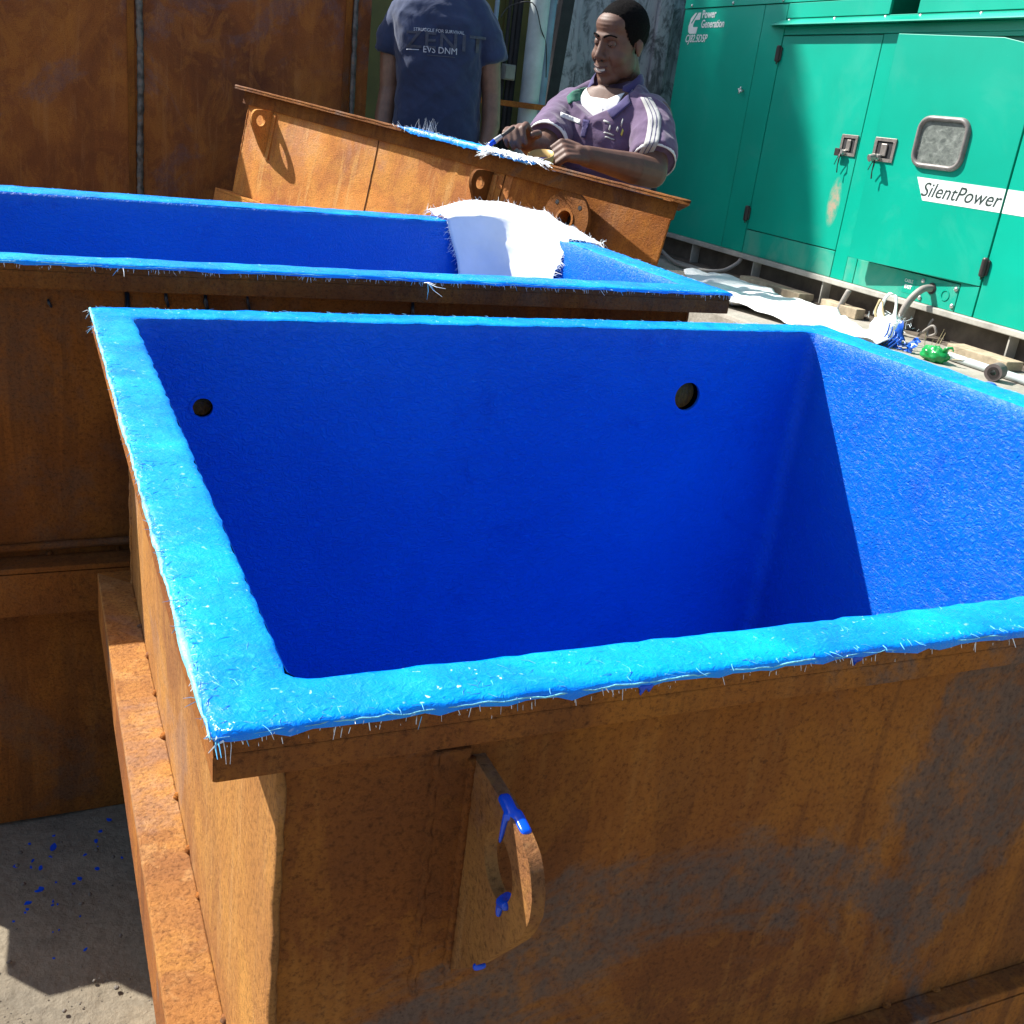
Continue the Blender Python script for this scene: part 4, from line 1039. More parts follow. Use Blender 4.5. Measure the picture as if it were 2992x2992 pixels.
# twigs, boards, roll, pipe
tw = []
for k in range(16): tw.append(((3.52+random.gauss(0, .05), 3.22+random.gauss(0, .05), .31), Vector((random.gauss(0, .5), random.gauss(-.3, .8), random.uniform(.2, 1.1))).normalized()*random.uniform(.05, .12), .0018, .0))
o = part('dry_twigs', fibres(tw, 5), 'straw', smooth=True); tag(o, 'dry twigs and straw poking up behind the green bag', 'twigs', kind='stuff')
block('board', 'weathered board lying under the base rail at the far side', 'board', 3.70, 3.80, 4.40, 4.94, .301, .345, 'timber', .004, 'boards under the generator')
block('board', 'short broken board standing by the grey pipe stub', 'board', 3.72, 3.78, 3.98, 4.25, .301, .352, 'timber', .004, 'boards under the generator')
block('board', 'pale board lying between the green bag and the brown roll', 'board', 3.66, 3.76, 2.99, 3.32, .301, .341, 'timber', .004, 'boards under the generator')
rl = thing('tape_roll', 'small brown roll standing on the slab near the right edge', 'roll', (3.44, 2.85, .30))
ax = Vector((-.9, -.42, 0)).normalized(); c = Vector((3.44, 2.85, .335))
part('outer_wrap', G().ring(c-ax*.035, ax, .022, .034, .07, 32), 'roll', rl)
part('core', G().ring(c-ax*.037, ax, .011, .0215, .074, 24), 'hinge', rl)
cable('plastic_pipe', 'long pale plastic pipe lying along the slab edge', [(3.53, 3.24, .318), (3.53, 3.0, .318), (3.53, 2.6, .318), (3.52, 1.9, .318)], .017, 30, 'pvc', 'pipe')
o = part('blue_lump', G().sphere((3.3, 2.74, .312), (.02, .025, .011), 14, 8), 'bag_blue', smooth=True); tag(o, 'little lump of blue resin on the slab by the front tank rim', 'lump')
for k in range(6):
    pass
# ------------------------------------------------------------------ palm out of frame, whose fronds shade the generator's far end
def palm(x, y, h, label, n=17, L=1.75, seed=3):
    rd = random.Random(seed)
    p = thing('palm_tree', label, 'tree', (x, y, 0))
    c = Vector((x+.3, y-.25, h))
    o = part('trunk', G().tube(catmull([(x, y, 0), (x+.05, y-.02, h*.4), (x+.18, y-.12, h*.75), tuple(c)], 24), [.16-.07*i/23 for i in range(24)], 12), 'bark', p, smooth=True)
    for k in range(n):
        a = 2*math.pi*k/n+rd.uniform(-.15, .15); up = rd.uniform(-.1, .8); d = Vector((math.cos(a), math.sin(a), 0))
        pts = [c, c+d*L*.35+Vector((0, 0, L*.25*up)), c+d*L*.7+Vector((0, 0, L*(.25*up-.12))), c+d*L*.9+Vector((0, 0, L*(.1*up-.5)))]
        cl = catmull(pts, 22); g = G().tube(cl, [.018*(1-i/24) for i in range(22)], 5); s_ = d.cross(Vector((0, 0, 1)))
        for i in range(3, 22):
            P = Vector(cl[i]); T = Vector(cl[min(21, i+1)]-cl[i-1]).normalized()
            for sg in (-1, 1):
                ll = .42*math.sin(math.pi*min(1, (i+2)/23))+.08; e = P+(s_*sg*.7+T*.6).normalized()*ll+Vector((0, 0, -ll*.55)); w = T*.034
                m_ = (P+e)/2+Vector((0, 0, .02)); g.add([P-w, P+w, m_+w, e, m_-w], [(0, 1, 2, 3, 4)])
        part('frond', g, 'leaf', p)
    return p
t_ = 10.6
palm(3.8-.66*t_-.3, 5.95+.70*t_+.25, 1.75+t_, 'tall coconut palm beyond the fence, above the frame', 17, 1.3)
#### PEOPLE
# ------------------------------------------------------------------ people
RH = Vector((.8963, -.4434, 0)); FH = Vector((.4434, .8963, 0))
def W(s, d, z): return RH*s + FH*d + Vector((0, 0, z))
def place_mesh(name, me, mat, parent, fn=None, cut=None, soften=None):
    """fn(co, normal)->co displaces; cut(co)->True deletes"""
    bm = bmesh.new(); bm.from_mesh(me); bm.normal_update()
    if cut:
        bmesh.ops.delete(bm, geom=[f for f in bm.faces if cut(f.calc_center_median())], context='FACES')
    if soften:
        vs = [v for v in bm.verts if (v.co-soften[0]).length < soften[1]]
        for _ in range(soften[2]): bmesh.ops.smooth_vert(bm, verts=vs, factor=.5, use_axis_x=True, use_axis_y=True, use_axis_z=True)
        bm.normal_update()
    if fn:
        new = [fn(v.co.copy(), v.normal.copy()) for v in bm.verts]
        for v, c in zip(bm.verts, new): v.co = c
    off = offset_of(parent)
    tree_v = [v.co.copy() for v in bm.verts]; tree = BVHTree.FromBMesh(bm)
    for v in bm.verts: v.co -= off
    for f in bm.faces: f.smooth = True
    bm.to_mesh(me); bm.free(); me.name = name; me.materials.clear(); me.materials.append(M[mat])
    o = bpy.data.objects.new(name, me); col.objects.link(o); o.parent = parent
    return o, tree
def project_poly(tree, pts3, cast, off=.002, cuts=4):
    """polygon (3d points in front of a body) laid onto the surface along the vector cast"""
    bm = bmesh.new(); vs = [bm.verts.new(p) for p in pts3]; bm.faces.new(vs)
    bmesh.ops.triangulate(bm, faces=bm.faces)
    for _ in range(cuts):
        long = [e for e in bm.edges if e.calc_length() > .012]
        if not long: break
        bmesh.ops.subdivide_edges(bm, edges=long, cuts=1); bmesh.ops.triangulate(bm, faces=bm.faces)
    lay_on(bm.verts, tree, cast, off)
    v = [x.co.copy() for x in bm.verts]; bm.verts.index_update(); f = [tuple(x.index for x in q.verts) for q in bm.faces]; bm.free()
    return v, f
def lay_on(verts, tree, cast, off):
    c = Vector(cast).normalized()
    for x in verts:
        h = tree.ray_cast(x.co - c*.6, c)
        if h[0] is None: h = tree.find_nearest(x.co)
        x.co = h[0] - c*off
def patch(name, tree, pts3, cast, mat, parent, off=.002):
    v, f = project_poly(tree, pts3, cast, off)
    o = mesh_obj(name, v, f, mat, parent, smooth=True)
    md = o.modifiers.new('thickness', 'SOLIDIFY'); md.thickness = .0012; return o
def shirt_text(s, size, M4, tree, cast, mat, parent, name='print', **kw):
    o = text_part(s, size, M4, mat, parent, name, extrude=0, **kw); off = offset_of(parent)
    bm = bmesh.new(); bm.from_mesh(o.data)
    for x in bm.verts: x.co += off
    lay_on(bm.verts, tree, cast, .0055)
    for x in bm.verts: x.co -= off
    bm.to_mesh(o.data); bm.free(); return o

def hand(b, wrist, d, n, side=1, curl=(.5, .7, .5), k=1.0, spread=.012, thumb=(.5, .6)):
    """palm + five fingers; d = towards knuckles, n = back-of-hand normal, side = thumb side sign"""
    wrist = Vector(wrist); d = Vector(d).normalized(); n = Vector(n); n = (n-d*n.dot(d)).normalized(); a = d.cross(n)*side
    b.limb([(wrist-d*.01, .026*k), (wrist+d*.03*k, .024*k)])
    for t in (-1.5, -.5, .5, 1.5):
        b.limb([(wrist+d*.012*k+a*t*.010*k, .017*k), (wrist+d*.078*k+a*t*.0185*k, .0125*k)])
    lens = {1.5: (.040, .024, .019), .5: (.045, .028, .021), -.5: (.042, .026, .020), -1.5: (.032, .020, .017)}
    for t, L in lens.items():
        p = wrist+d*.082*k+a*t*.0185*k; dirn = d.copy(); ch = [(p, .0105*k)]; rr = (.0095, .0085, .0070)
        for j in range(3):
            ang = curl[j] if not isinstance(curl[0], dict) else curl[j][t]
            dirn = (Matrix.Rotation(-ang, 3, d.cross(n)) @ dirn); p = p+dirn*L[j]*k; ch.append((p.copy(), rr[j]*k))
        b.limb(ch)
    p = wrist+d*.022*k+a*.024*k; q = p+(a*.75+d*.55-n*.35).normalized()*.036*k; r2 = q+(a*(.6-thumb[0])+d*.8-n*thumb[0]).normalized()*.030*k; r3 = r2+(a*(.1-thumb[1])+d*.7-n*thumb[1]).normalized()*.024*k
    b.limb([(p, .015*k), (q, .0125*k), (r2, .0105*k), (r3, .0085*k)])

def head_frame(o, F, U):
    F = Vector(F).normalized(); U = Vector(U); U = (U-F*U.dot(F)).normalized(); X = F.cross(U)
    X = -X if False else X
    return Matrix(((X.x, F.x, U.x, o[0]), (X.y, F.y, U.y, o[1]), (X.z, F.z, U.z, o[2]), (0, 0, 0, 1)))
def head_prims(b, H, k=.93):
    R3 = H.to_3x3()
    def E(c, r): b.ell(H @ (Vector(c)*k), tuple(x*k for x in r), R3)
    def Lm(*p): b.limb([(H @ (Vector(c)*k), r*k) for c, r in p])
    E((0, -.014, .045), (.077, .098, .089)); E((0, .026, -.005), (.070, .066, .092)); E((0, .034, -.070), (.057, .054, .046))
    E((0, .070, -.112), (.026, .020, .019)); E((0, .048, -.098), (.046, .036, .028))
    for s in (-1, 1):
        E((s*.034, .052, -.034), (.035, .037, .032)); E((s*.044, .014, -.058), (.026, .048, .048))
        E((s*.0165, .099, -.034), (.0115, .012, .0095)); E((s*.078, -.010, -.008), (.007, .016, .029)); E((s*.083, -.018, .002), (.005, .010, .019))
    E((0, .074, .030), (.052, .024, .016)); E((0, .046, .062), (.062, .047, .044))
    Lm(((0, .090, .020), .010), ((0, .101, -.010), .012), ((0, .1085, -.030), .0145))
    E((0, .080, -.066), (.036, .021, .026))
    Lm(((0, -.022, -.06), .056), ((0, -.04, -.12), .058), ((0, -.055, -.185), .064))
def face_shape(H, k=.93):
    Hi = H.inverted()
    def fn(co, nrm):
        p = (Hi @ co)/k
        if p.length > .2: return co
        q = p.copy()
        for s in (-1, 1):
            g_ = math.exp(-(((p.x-s*.031)/.017)**2+((p.z-.010)/.010)**2)) if p.y > .05 else 0
            q.y -= .010*g_
            # smile fold
            dx = abs(p.x)-(.030+.16*max(0, -.035-p.z)); g2 = math.exp(-(dx/.004)**2)*(1 if -.085 < p.z < -.03 and p.y > .05 else 0); q.y -= .0022*g2
        if p.y > .06:
            m = math.exp(-((p.z+.074-3.2*p.x*p.x*2)/.0045)**2)*math.exp(-(p.x/.027)**4); q.y -= .008*m
            for zf in (.062, .074, .087): q.y -= .0012*math.exp(-((p.z-zf+.2*p.x*p.x)/.0025)**2)*math.exp(-(p.x/.04)**4)
        return H @ (q*k)
    return fn
def face_details(H, par, k=.93, skin_m='skin_dark', smile=True):
    def C(*p): return H @ (Vector(p)*k)
    R3 = H.to_3x3()
    for s in (-1, 1):
        e = part('eye', G().sphere(C(s*.031, .0745, .010), .0125*k, 16, 10, R3), 'eye_white', par, smooth=True)
        part('iris', G().sphere(C(s*.031-.002, .0835, .0055), (.0055*k, .0042*k, .0055*k), 12, 8, R3), 'eye_dark', e, smooth=True)
        v = []; f = []   # upper and lower lids: thick shells round the eyeball
        for (t0, t1_, nm) in ((-13, 100, 'up'), (-75, -22, 'lo')):
            b0 = len(v)
            for i in range(7):
                el = math.radians(t0+(t1_-t0)*i/6)
                for j in range(11):
                    az = math.radians(-75+150*j/10); r = (.0142 if i else .0148)*k
                    v.append(C(s*.031, .0745, .010)+R3 @ Vector((r*math.sin(az), r*math.cos(az)*math.cos(el), r*math.sin(el)*(.55+.45*math.cos(az)))))
            f += [(b0+i*11+j, b0+i*11+j+1, b0+(i+1)*11+j+1, b0+(i+1)*11+j) for i in range(6) for j in range(10)]
        part('eyelid', G().add(v, f), skin_m, e, smooth=True)
        pts = [C(s*x, y, z) for x, y, z in ((.012, .0975, .030), (.024, .0965, .0355), (.038, .090, .037), (.052, .076, .031))]
        part('eyebrow', G().tube(catmull(pts, 12), [.0042*k*(1-.55*i/11) for i in range(12)], 6), 'hair', par, smooth=True)
        pts = [C(s*x, y, z) for x, y, z in ((.0165, .104, -.0425), (.0155, .108, -.0435))]
        part('nostril', G().tube(pts, .0035*k, 8), 'eye_dark', par, smooth=True)
    if smile:
        v = []
        for i in range(13):
            x = -.021+.042*i/12; yy = .0968-9.5*x*x
            v += [C(x, yy, -.0685+6.0*x*x), C(x, yy+.001, -.0785+8.5*x*x), C(x, yy-.006, -.0785+8.5*x*x), C(x, yy-.006, -.0685+6*x*x)]
        f = [(4*i+q, 4*i+(q+1) % 4, 4*i+4+(q+1) % 4, 4*i+4+q) for i in range(12) for q in range(4)]
        part('teeth', G().add(v, f), 'teeth', par)
    xs = np.linspace(-.030, .030, 15)
    part('upper_lip', G().tube([C(x, .0990-9*x*x, -.0655+7.5*x*x) for x in xs], [.0018*k+.0022*k*(1-(x/.030)**2) for x in xs], 8), 'lip', par, smooth=True)
    part('lower_lip', G().tube([C(x, .0980-9*x*x, -.0825+11*x*x) for x in xs], [.0018*k+.0030*k*(1-(x/.030)**2) for x in xs], 8), 'lip', par, smooth=True)
def hair_cap(H, par, k=.93):
    R3 = H.to_3x3(); v = []; f = []; NU, NV = 110, 60; keep = []
    for i in range(NV+1):
        ph = math.pi*i/NV
        for j in range(NU):
            t = 2*math.pi*j/NU; d = Vector((math.sin(ph)*math.cos(t), math.sin(ph)*math.sin(t), math.cos(ph)))
            w = .0035+.0012*fbm(tuple(d), 16, 3)+.0012*fbm(tuple(d), 45, 2)
            p = Vector((0, -.014, .045))+Vector((d.x*(.077+w), d.y*(.098+w), d.z*(.089+w*1.1)))
            y = p.y; nz = .006*fbm(tuple(d), 14, 2)
            line = -.075 if y < -.06 else (-.075+(.085)*(y+.06)/.06 if y < 0 else (.012-.035*(1 if .004 < y < .028 else 0)*1.0+(.0 if y < .03 else (y-.03)/.035*.078)))
            keep.append(p.z > line+nz and y < .085); v.append(H @ (p*k))
    for i in range(NV):
        for j in range(NU):
            q = (i*NU+j, (i+1)*NU+j, (i+1)*NU+(j+1) % NU, i*NU+(j+1) % NU)
            if sum(keep[x] for x in q) >= 3: f.append(q)
    o = mesh_obj('hair', v, f, 'hair', par, smooth=True)
    md = o.modifiers.new('thickness', 'SOLIDIFY'); md.thickness = .006; md.offset = -1
    return o
def wrinkles(amp, s1, seed, dirv=(0, 0, 1), stretch=2.5):
    dv = Vector(dirv).normalized()
    def fn(co, n):
        q = co + dv*(co.dot(dv))*(stretch-1) + Vector((seed, seed*.7, seed*1.3))
        w = noise.noise(q*s1)+.5*noise.noise(q*s1*2.3)
        return co + n*amp*(1-abs(w)*2.0)*.6
    return fn

# ---- the man in the navy T-shirt (head above the frame)
m1 = thing('person', 'person in a navy blue T-shirt with printed letters, standing behind the tilted tank', 'person', tuple(W(-.5, 4.42, 0)))
D1 = 4.42
def a1(s, d, z): return W(s, D1+d, z)
H1 = head_frame(a1(-.512, -.005, 1.605), -FH, (0, 0, 1))
b = Body(); head_prims(b, H1)
b.loft([(a1(-.515, .02, 1.43), .07, .06), (a1(-.52, .01, 1.38), .13, .08), (a1(-.515, 0, 1.28), .15, .098), (a1(-.5, 0, 1.1), .142, .095), (a1(-.495, 0, .95), .15, .10), (a1(-.495, .01, .86), .155, .105)], RH, FH)
b.limb([(a1(-.668, .01, 1.335), .046), (a1(-.698, .02, 1.22), .046), (a1(-.697, .015, 1.09), .039), (a1(-.705, -.01, .985), .039), (a1(-.700, -.05, .86), .028)])
b.limb([(a1(-.366, .01, 1.365), .046), (a1(-.312, .02, 1.245), .046), (a1(-.289, .015, 1.115), .038), (a1(-.277, -.01, 1.0), .037), (a1(-.292, -.05, .87), .027)])
hand(b, a1(-.700, -.055, .845), (0.0, 0, -1), RH*-1, 1, (.3, .4, .3)); hand(b, a1(-.293, -.055, .855), (0, 0, -1), RH, -1, (.3, .4, .3))
for s in (-.575, -.415): b.limb([(a1(s, .01, .84), .085), (a1(s, 0, .5), .055), (a1(s, .02, .10), .042)])
me = b.mesh(.0055, 3); body1, _ = place_mesh('body', me, 'skin_mid', m1, face_shape(H1), soften=(H1.translation, .17, 5))
face_details(H1, body1, .93, 'skin_mid', False); hair_cap(H1, m1)
b = Body()
b.loft([(a1(-.515, .015, 1.441), .088, .078), (a1(-.518, .015, 1.428), .118, .090), (a1(-.522, .01, 1.405), .165, .105), (a1(-.522, .005, 1.36), .182, .118), (a1(-.515, 0, 1.29), .175, .125), (a1(-.507, 0, 1.2), .165, .123), (a1(-.50, 0, 1.08), .165, .120), (a1(-.495, 0, .97), .171, .121), (a1(-.493, 0, .80), .178, .126)], RH, FH)
b.limb([(a1(-.655, .01, 1.360), .068), (a1(-.690, .015, 1.29), .062)]); b.g.tube([a1(-.690, .015, 1.30), a1(-.7055, .02, 1.222)], [.062, .057], 20)
b.limb([(a1(-.385, .01, 1.392), .068), (a1(-.330, .015, 1.315), .062)]); b.g.tube([a1(-.332, .015, 1.325), a1(-.296, .02, 1.234)], [.062, .055], 20)
me = b.mesh(.0065, 4)
wf = wrinkles(.011, 8, 2.0, RH*.8+Vector((0, 0, 1))*.55, .35); wf2 = wrinkles(.005, 17, 5.0, RH-Vector((0, 0, .6)), .4)
shirt1, tr1 = place_mesh('t_shirt', me, 'navy', m1, lambda c, n: wf2(wf(c, n), n))
part('collar', G().tube([a1(-.515+.084*math.cos(t), .012-.079*math.sin(t)*1.0, 1.437-.020*max(0, math.sin(t))) for t in np.linspace(0, 2*math.pi, 40)], .0075, 8), 'navy', m1, smooth=True)
cast = FH
def TM(s, z, rot=.045): return Matrix.Translation(a1(s, -.3, z)) @ Matrix(((RH.x, 0, -FH.x, 0), (RH.y, 0, -FH.y, 0), (0, 1, 0, 0), (0, 0, 0, 1))) @ Matrix.Rotation(rot, 4, 'Z')
shirt_text('STRUGGLE FOR SURVIVAL', .0165, TM(-.598, 1.303), tr1, cast, 'print_pale', shirt1)
shirt_text('ZENIT', .083, TM(-.625, 1.244), tr1, cast, 'print_faded', shirt1, xs=1.18, bold=.001, space=1.15)
shirt_text('EVS DNM', .0325, TM(-.556, 1.232), tr1, cast, 'print_pale', shirt1, xs=.98)
patch('print_line', tr1, [a1(-.622, -.3, 1.234), a1(-.572, -.3, 1.238), a1(-.572, -.3, 1.241), a1(-.622, -.3, 1.237)], cast, 'print_pale', shirt1)
patch('print_line', tr1, [a1(-.538, -.3, 1.222), a1(-.432, -.3, 1.2265), a1(-.432, -.3, 1.230), a1(-.538, -.3, 1.2255)], cast, 'print_faded', shirt1)
b = Body()
b.loft([(a1(-.495, .01, .93), .160, .112), (a1(-.495, .01, .84), .168, .118), (a1(-.495, .01, .78), .165, .115)], RH, FH)
for s in (-.575, -.415): b.limb([(a1(s, .01, .80), .092), (a1(s, 0, .48), .068), (a1(s, .02, .09), .058)])
me = b.mesh(.008, 4); place_mesh('trousers', me, 'trousers', m1, wrinkles(.006, 9, 3))
for s in (-.58, -.41):
    b = Body(); b.ell(a1(s, -.05, .04), (.045, .13, .04), Matrix((RH, FH, (0, 0, 1))).transposed()); b.ell(a1(s, .03, .06), (.04, .06, .05), Matrix((RH, FH, (0, 0, 1))).transposed())
    me = b.mesh(.006, 3); place_mesh('shoe', me, 'hinge', m1, lambda c, n: Vector((c.x, c.y, max(c.z, .001))))

# ---- the man in the purple polo shirt, brushing resin on the rim
m2 = thing('person', 'smiling person in a purple polo shirt brushing resin onto the tilted tank rim', 'person', tuple(W(.15, 3.62, 0)))
TH = math.radians(33); TF = RH*(-math.sin(TH)) + FH*(-math.cos(TH)); TL = RH*math.cos(TH) + FH*(-math.sin(TH))   # torso forward / his left
HT = math.radians(43); hF = RH*(-math.sin(HT)) + FH*(-math.cos(HT)); hL = RH*math.cos(HT)+FH*(-math.sin(HT))
Fd = (hF*math.cos(.20)+Vector((0, 0, -math.sin(.20)))).normalized(); Uh = (Vector((0, 0, 1))+RH*.10+hF*.20).normalized()
H2 = head_frame(W(.155, 3.625, 1.302), Fd, Uh)
c0 = W(.152, 3.62, 0)
def b2(x, y, z): return c0 + TL*x + TF*y + Vector((0, 0, z))
shR, shL = b2(-.165, 0, 1.085), b2(.165, 0, 1.095)
elR, wrR = W(-.050, 3.43, .962), W(-.093, 3.225, .985)
elL, wrL = W(.298, 3.35, .938), W(.085, 3.165, .968)
b = Body(); head_prims(b, H2, .93)
b.loft([(b2(0, -.01, 1.17), .075, .065), (b2(0, -.01, 1.12), .15, .085), (b2(0, 0, 1.02), .15, .098), (b2(0, .0, .85), .15, .11), (b2(0, -.01, .68), .16, .115), (b2(0, -.01, .56), .17, .13)], TL, TF)
b.limb([(shR, .058), (shR.lerp(elR, .5), .050), (elR, .041), (elR.lerp(wrR, .3), .042), (wrR, .028)])
b.limb([(shL, .060), (shL.lerp(elL, .5), .053), (elL, .045), (elL.lerp(wrL, .3), .046), (elL.lerp(wrL, .75), .035), (wrL, .030)])
dR = (W(-.140, 3.125, 1.012)-wrR).normalized()
hand(b, wrR, dR+Vector((0, 0, .25)), Vector((0, 0, 1))*.9-RH*.35, -1, (.75, 1.0, .6), 1.0, thumb=(.45, .4))
dL = (W(-.005, 3.10, .972)-wrL).normalized()
hand(b, wrL, dL+Vector((0, 0, .10)), Vector((0, 0, .75))-FH*.7, 1, (1.15, 1.35, .8), 1.02, thumb=(.6, .7))
me = b.mesh(.0036, 3); body2, trb = place_mesh('body', me, 'skin_dark', m2, face_shape(H2), soften=(H2.translation, .17, 9))
face_details(H2, body2, .93, 'skin_dark', True); hair_cap(H2, m2)
b = Body()
b.loft([(b2(.0, -.022, 1.192), .082, .072), (b2(0, -.018, 1.172), .108, .082), (b2(0, -.012, 1.150), .142, .095), (b2(0, -.005, 1.12), .165, .108), (b2(0, 0, 1.07), .178, .122), (b2(0, .005, .98), .172, .130), (b2(0, .008, .86), .172, .135), (b2(0, .0, .72), .178, .136), (b2(0, -.01, .60), .185, .14)], TL, TF)
b.limb([(shR+TL*.02, .070), (shR.lerp(elR, .40), .064)]); b.g.tube([shR.lerp(elR, .38), shR.lerp(elR, .80)], [.065, .066], 22)
b.limb([(shL-TL*.02, .072), (shL.lerp(elL, .40), .067)]); b.g.tube([shL.lerp(elL, .38), shL.lerp(elL, .78)], [.068, .069], 22)
me = b.mesh(.0052, 4)
wf = wrinkles(.011, 9, 1.0, TL*.6+Vector((0, 0, .9)), .35); wf2 = wrinkles(.005, 19, 4.0, TL-Vector((0, 0, .5)), .4)
def ss(x, a, b_): t = min(1, max(0, (x-a)/(b_-a))); return t*t*(3-2*t)
def neck_dip(c, n):
    c = wf2(wf(c, n), n); q = c-c0; x, y, z = q.dot(TL), q.dot(TF), c.z
    zz = 1.072+.55*abs(x)
    if z > zz: c.z = z-(z-zz)*.92*ss(y, -.03, .045)*(1-ss(abs(x), .06, .11))
    return c
shirt2, tr2 = place_mesh('polo_shirt', me, 'purple', m2, neck_dip)
def q2(x, z): return b2(x, .4, z)
cast = -TF
# white cuffs, open neck with undershirt, placket, collar, stripes, piping, emblem
for a, e_, t0, r in ((shR, elR, .765, .0685), (shL, elL, .745, .0715)):
    d = (e_-a); g = G().tube([a+d*t0, a+d*(t0+.035), a+d*(t0+.075)], [r, r*1.005, r*.99], 28, cap=False); 
    o = part('cuff', g, 'white_fabric', m2, smooth=True); md = o.modifiers.new('thickness', 'SOLIDIFY'); md.thickness = .003
patch('undershirt', trb, [q2(-.078, 1.165), q2(-.035, 1.136), q2(.03, 1.134), q2(.072, 1.160), q2(.070, 1.09), q2(.03, 1.055), q2(-.04, 1.055), q2(-.072, 1.09)], cast, 'white_fabric', shirt2, .005)
patch('placket', tr2, [q2(-.012, 1.066), q2(.012, 1.066), q2(.008, 1.012), q2(-.010, 1.012)], cast, 'purple_deep', shirt2, .004)
def flap(name, pts, mat, th=.006):   # folded collar leaf: outline points already on the body, lifted a little
    v, f = project_poly(tr2, pts, cast, .008); o = mesh_obj(name, v, f, mat, shirt2, smooth=True)
    md = o.modifiers.new('thickness', 'SOLIDIFY'); md.thickness = th; return o
flap('collar', [q2(.050, 1.150), q2(.085, 1.172), q2(.120, 1.130), q2(.088, 1.078), q2(.060, 1.100), q2(.040, 1.128)], 'purple_deep')
flap('collar', [q2(-.060, 1.150), q2(-.085, 1.165), q2(-.112, 1.128), q2(-.088, 1.106), q2(-.072, 1.118)], 'green_fabric')
v = []; ang = np.linspace(math.radians(-38), math.radians(-142), 24)
ang = np.linspace(math.radians(48), math.radians(-228), 40)
for t in ang:
    fr = max(0, math.sin(t)); v += [b2(.098*math.cos(t), -.016+.090*math.sin(t), 1.150-.012*fr), b2(.088*math.cos(t), -.022+.080*math.sin(t), 1.205-.045*fr), b2(.080*math.cos(t), -.024+.073*math.sin(t), 1.222-.058*fr)]
f = [(3*i_+k_, 3*i_+k_+1, 3*i_+k_+4, 3*i_+k_+3) for i_ in range(len(ang)-1) for k_ in range(2)]
mesh_obj('collar_band', v, f, 'purple_deep', shirt2, smooth=True).modifiers.new('thickness', 'SOLIDIFY').thickness = .004
patch('piping', tr2, [W(-.004, 3.1, 1.080), W(.060, 3.1, 1.064), W(.060, 3.1, 1.050), W(-.004, 3.1, 1.066)], FH, 'white_fabric', shirt2, .003)
for x0, x1, mt, of in ((0, 1, 'stripe_grey', .0065), (.32, .37, 'purple_deep', .0082), (.62, .67, 'purple_deep', .0082)):
    A, B_ = (b2(.118, .1, 1.14), b2(.150, .1, 1.145)); 
    up = [W(.236, 3.1, 1.150), W(.262, 3.1, 1.100), W(.262, 3.1, 1.040), W(.246, 3.1, .985)]
    dn = [W(.268, 3.1, 1.155), W(.302, 3.1, 1.105), W(.302, 3.1, 1.040), W(.284, 3.1, .978)]
    U_, D_ = catmull(up, 26), catmull(dn, 26); bm = bmesh.new(); gr = []
    for a_, b_ in zip(U_, D_): gr.append([bm.verts.new(a_+(b_-a_)*(x0+(x1-x0)*q_/5)) for q_ in range(6)])
    for i_ in range(25):
        for q_ in range(5): bm.faces.new((gr[i_][q_], gr[i_][q_+1], gr[i_+1][q_+1], gr[i_+1][q_]))
    lay_on(bm.verts, tr2, FH, of); bm.verts.index_update()
    o = mesh_obj('shoulder_stripe', [x_.co.copy() for x_ in bm.verts], [tuple(x_.index for x_ in f_2.verts) for f_2 in bm.faces], mt, shirt2, smooth=True); bm.free()
    o.modifiers.new('thickness', 'SOLIDIFY').thickness = .0012
for k, (s0, s1, z0, z1, mt) in enumerate([(.130, .150, 1.068, 1.073, 'stripe_grey'), (.186, .190, 1.062, 1.085, 'stripe_grey'), (.136, .168, 1.034, 1.038, 'stripe_grey'), (.142, .172, 1.022, 1.0255, 'stripe_grey'), (.190, .195, 1.036, 1.054, 'yellow_thread'), (.150, .155, 1.046, 1.060, 'stripe_grey'), (.174, .180, 1.046, 1.060, 'stripe_grey')]):
    patch('emblem', tr2, [W(s0, 3.1, z0), W(s1, 3.1, z0-.006), W(s1+.003, 3.1, z1-.006), W(s0+.003, 3.1, z1)], FH, mt, shirt2, .003)
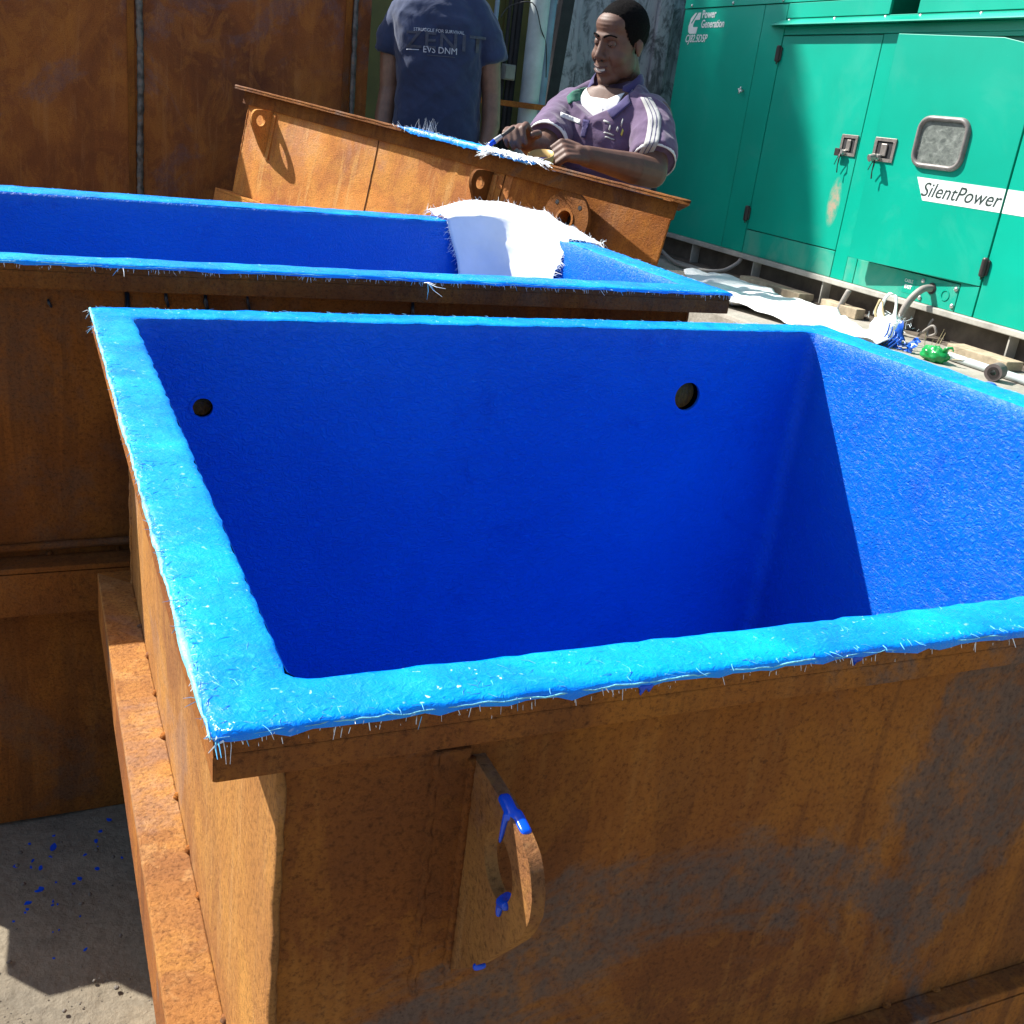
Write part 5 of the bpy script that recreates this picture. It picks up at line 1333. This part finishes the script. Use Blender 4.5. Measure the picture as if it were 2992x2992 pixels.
# trousers and shoes (behind the tank)
hipL, hipR = b2(.09, -.02, .56), b2(-.09, -.02, .56); kd = Vector((e3.x, e3.y, 0)).normalized()
b = Body(); b.loft([(b2(0, -.01, .68), .165, .12), (b2(0, -.01, .60), .178, .135), (b2(0, -.01, .50), .175, .14)], TL, TF)
for h_, o_ in ((hipL, .0), (hipR, .06)):
    kn = h_+kd*.40+Vector((0, 0, -.02)); b.limb([(h_, .088), (kn, .066), (Vector((kn.x+kd.x*.03, kn.y+kd.y*.03, .10)), .05)])
me = b.mesh(.008, 4); place_mesh('trousers', me, 'trousers', m2, wrinkles(.006, 9, 8))
for h_ in (hipL, hipR):
    kn = h_+kd*.46; b = Body(); R3 = Matrix((kd, Vector((-kd.y, kd.x, 0)), (0, 0, 1))).transposed()
    b.ell((kn.x+kd.x*.04, kn.y+kd.y*.04, .042), (.13, .045, .04), R3); b.ell((kn.x-kd.x*.03, kn.y-kd.y*.03, .06), (.06, .042, .055), R3)
    me = b.mesh(.006, 3); place_mesh('shoe', me, 'hinge', m2, lambda c, n: Vector((c.x, c.y, max(c.z, .001))))
ct_ = b2(0, -.03, 0)
block('concrete_block', 'concrete block the person in purple is sitting on, behind the tilted tank', 'block', ct_.x-.16, ct_.x+.16, ct_.y-.16, ct_.y+.16, 0, .40, 'concrete_block', .01)
# brush and cup
br = thing('paint_brush', 'paint brush with blue bristles held over the tilted tank rim', 'brush', tuple(W(-.2, 3.065, .955)))
p0, p1 = W(-.204, 3.066, .958), W(-.120, 3.10, 1.030); d = (p1-p0).normalized()
part('bristles', G().tube([p0, p0+d*.02, p0+d*.038], [.0025, .0065, .0072], 12), 'wet_blue', br, smooth=True)
part('ferrule', G().tube([p0+d*.036, p0+d*.06], [.0078, .0065], 14), 'ferrule', br)
part('handle', G().tube([p0+d*.058, p0+d*.070, p0+d*.09, p0+d*.105], [.006, .005, .006, .004], 10), 'wood_handle', br, smooth=True)
cp_ = thing('paint_cup', 'yellow brown cup held in the fist of the person in purple', 'cup', tuple(W(-.040, 3.09, .93)))
cx = W(-.038, 3.085, 0)
ca = Vector((0, 0, 1))-FH*.35-RH*.15; ca.normalize(); cc = Vector((cx.x, cx.y, .915))
part('cup_wall', G().tube([cc, cc+ca*.05], [.031, .038], 32, cap=False), 'paint_tin', cp_, smooth=True).modifiers.new('thickness', 'SOLIDIFY').thickness = .002
part('cup_base', G().cyl(cc, cc+ca*.003, .0305, 32), 'paint_tin', cp_)
part('resin', G().cyl(cc+ca*.026, cc+ca*.028, .0338, 32), 'wet_blue', cp_)
for o in bpy.data.objects:
    if '_off' in o: del o['_off']
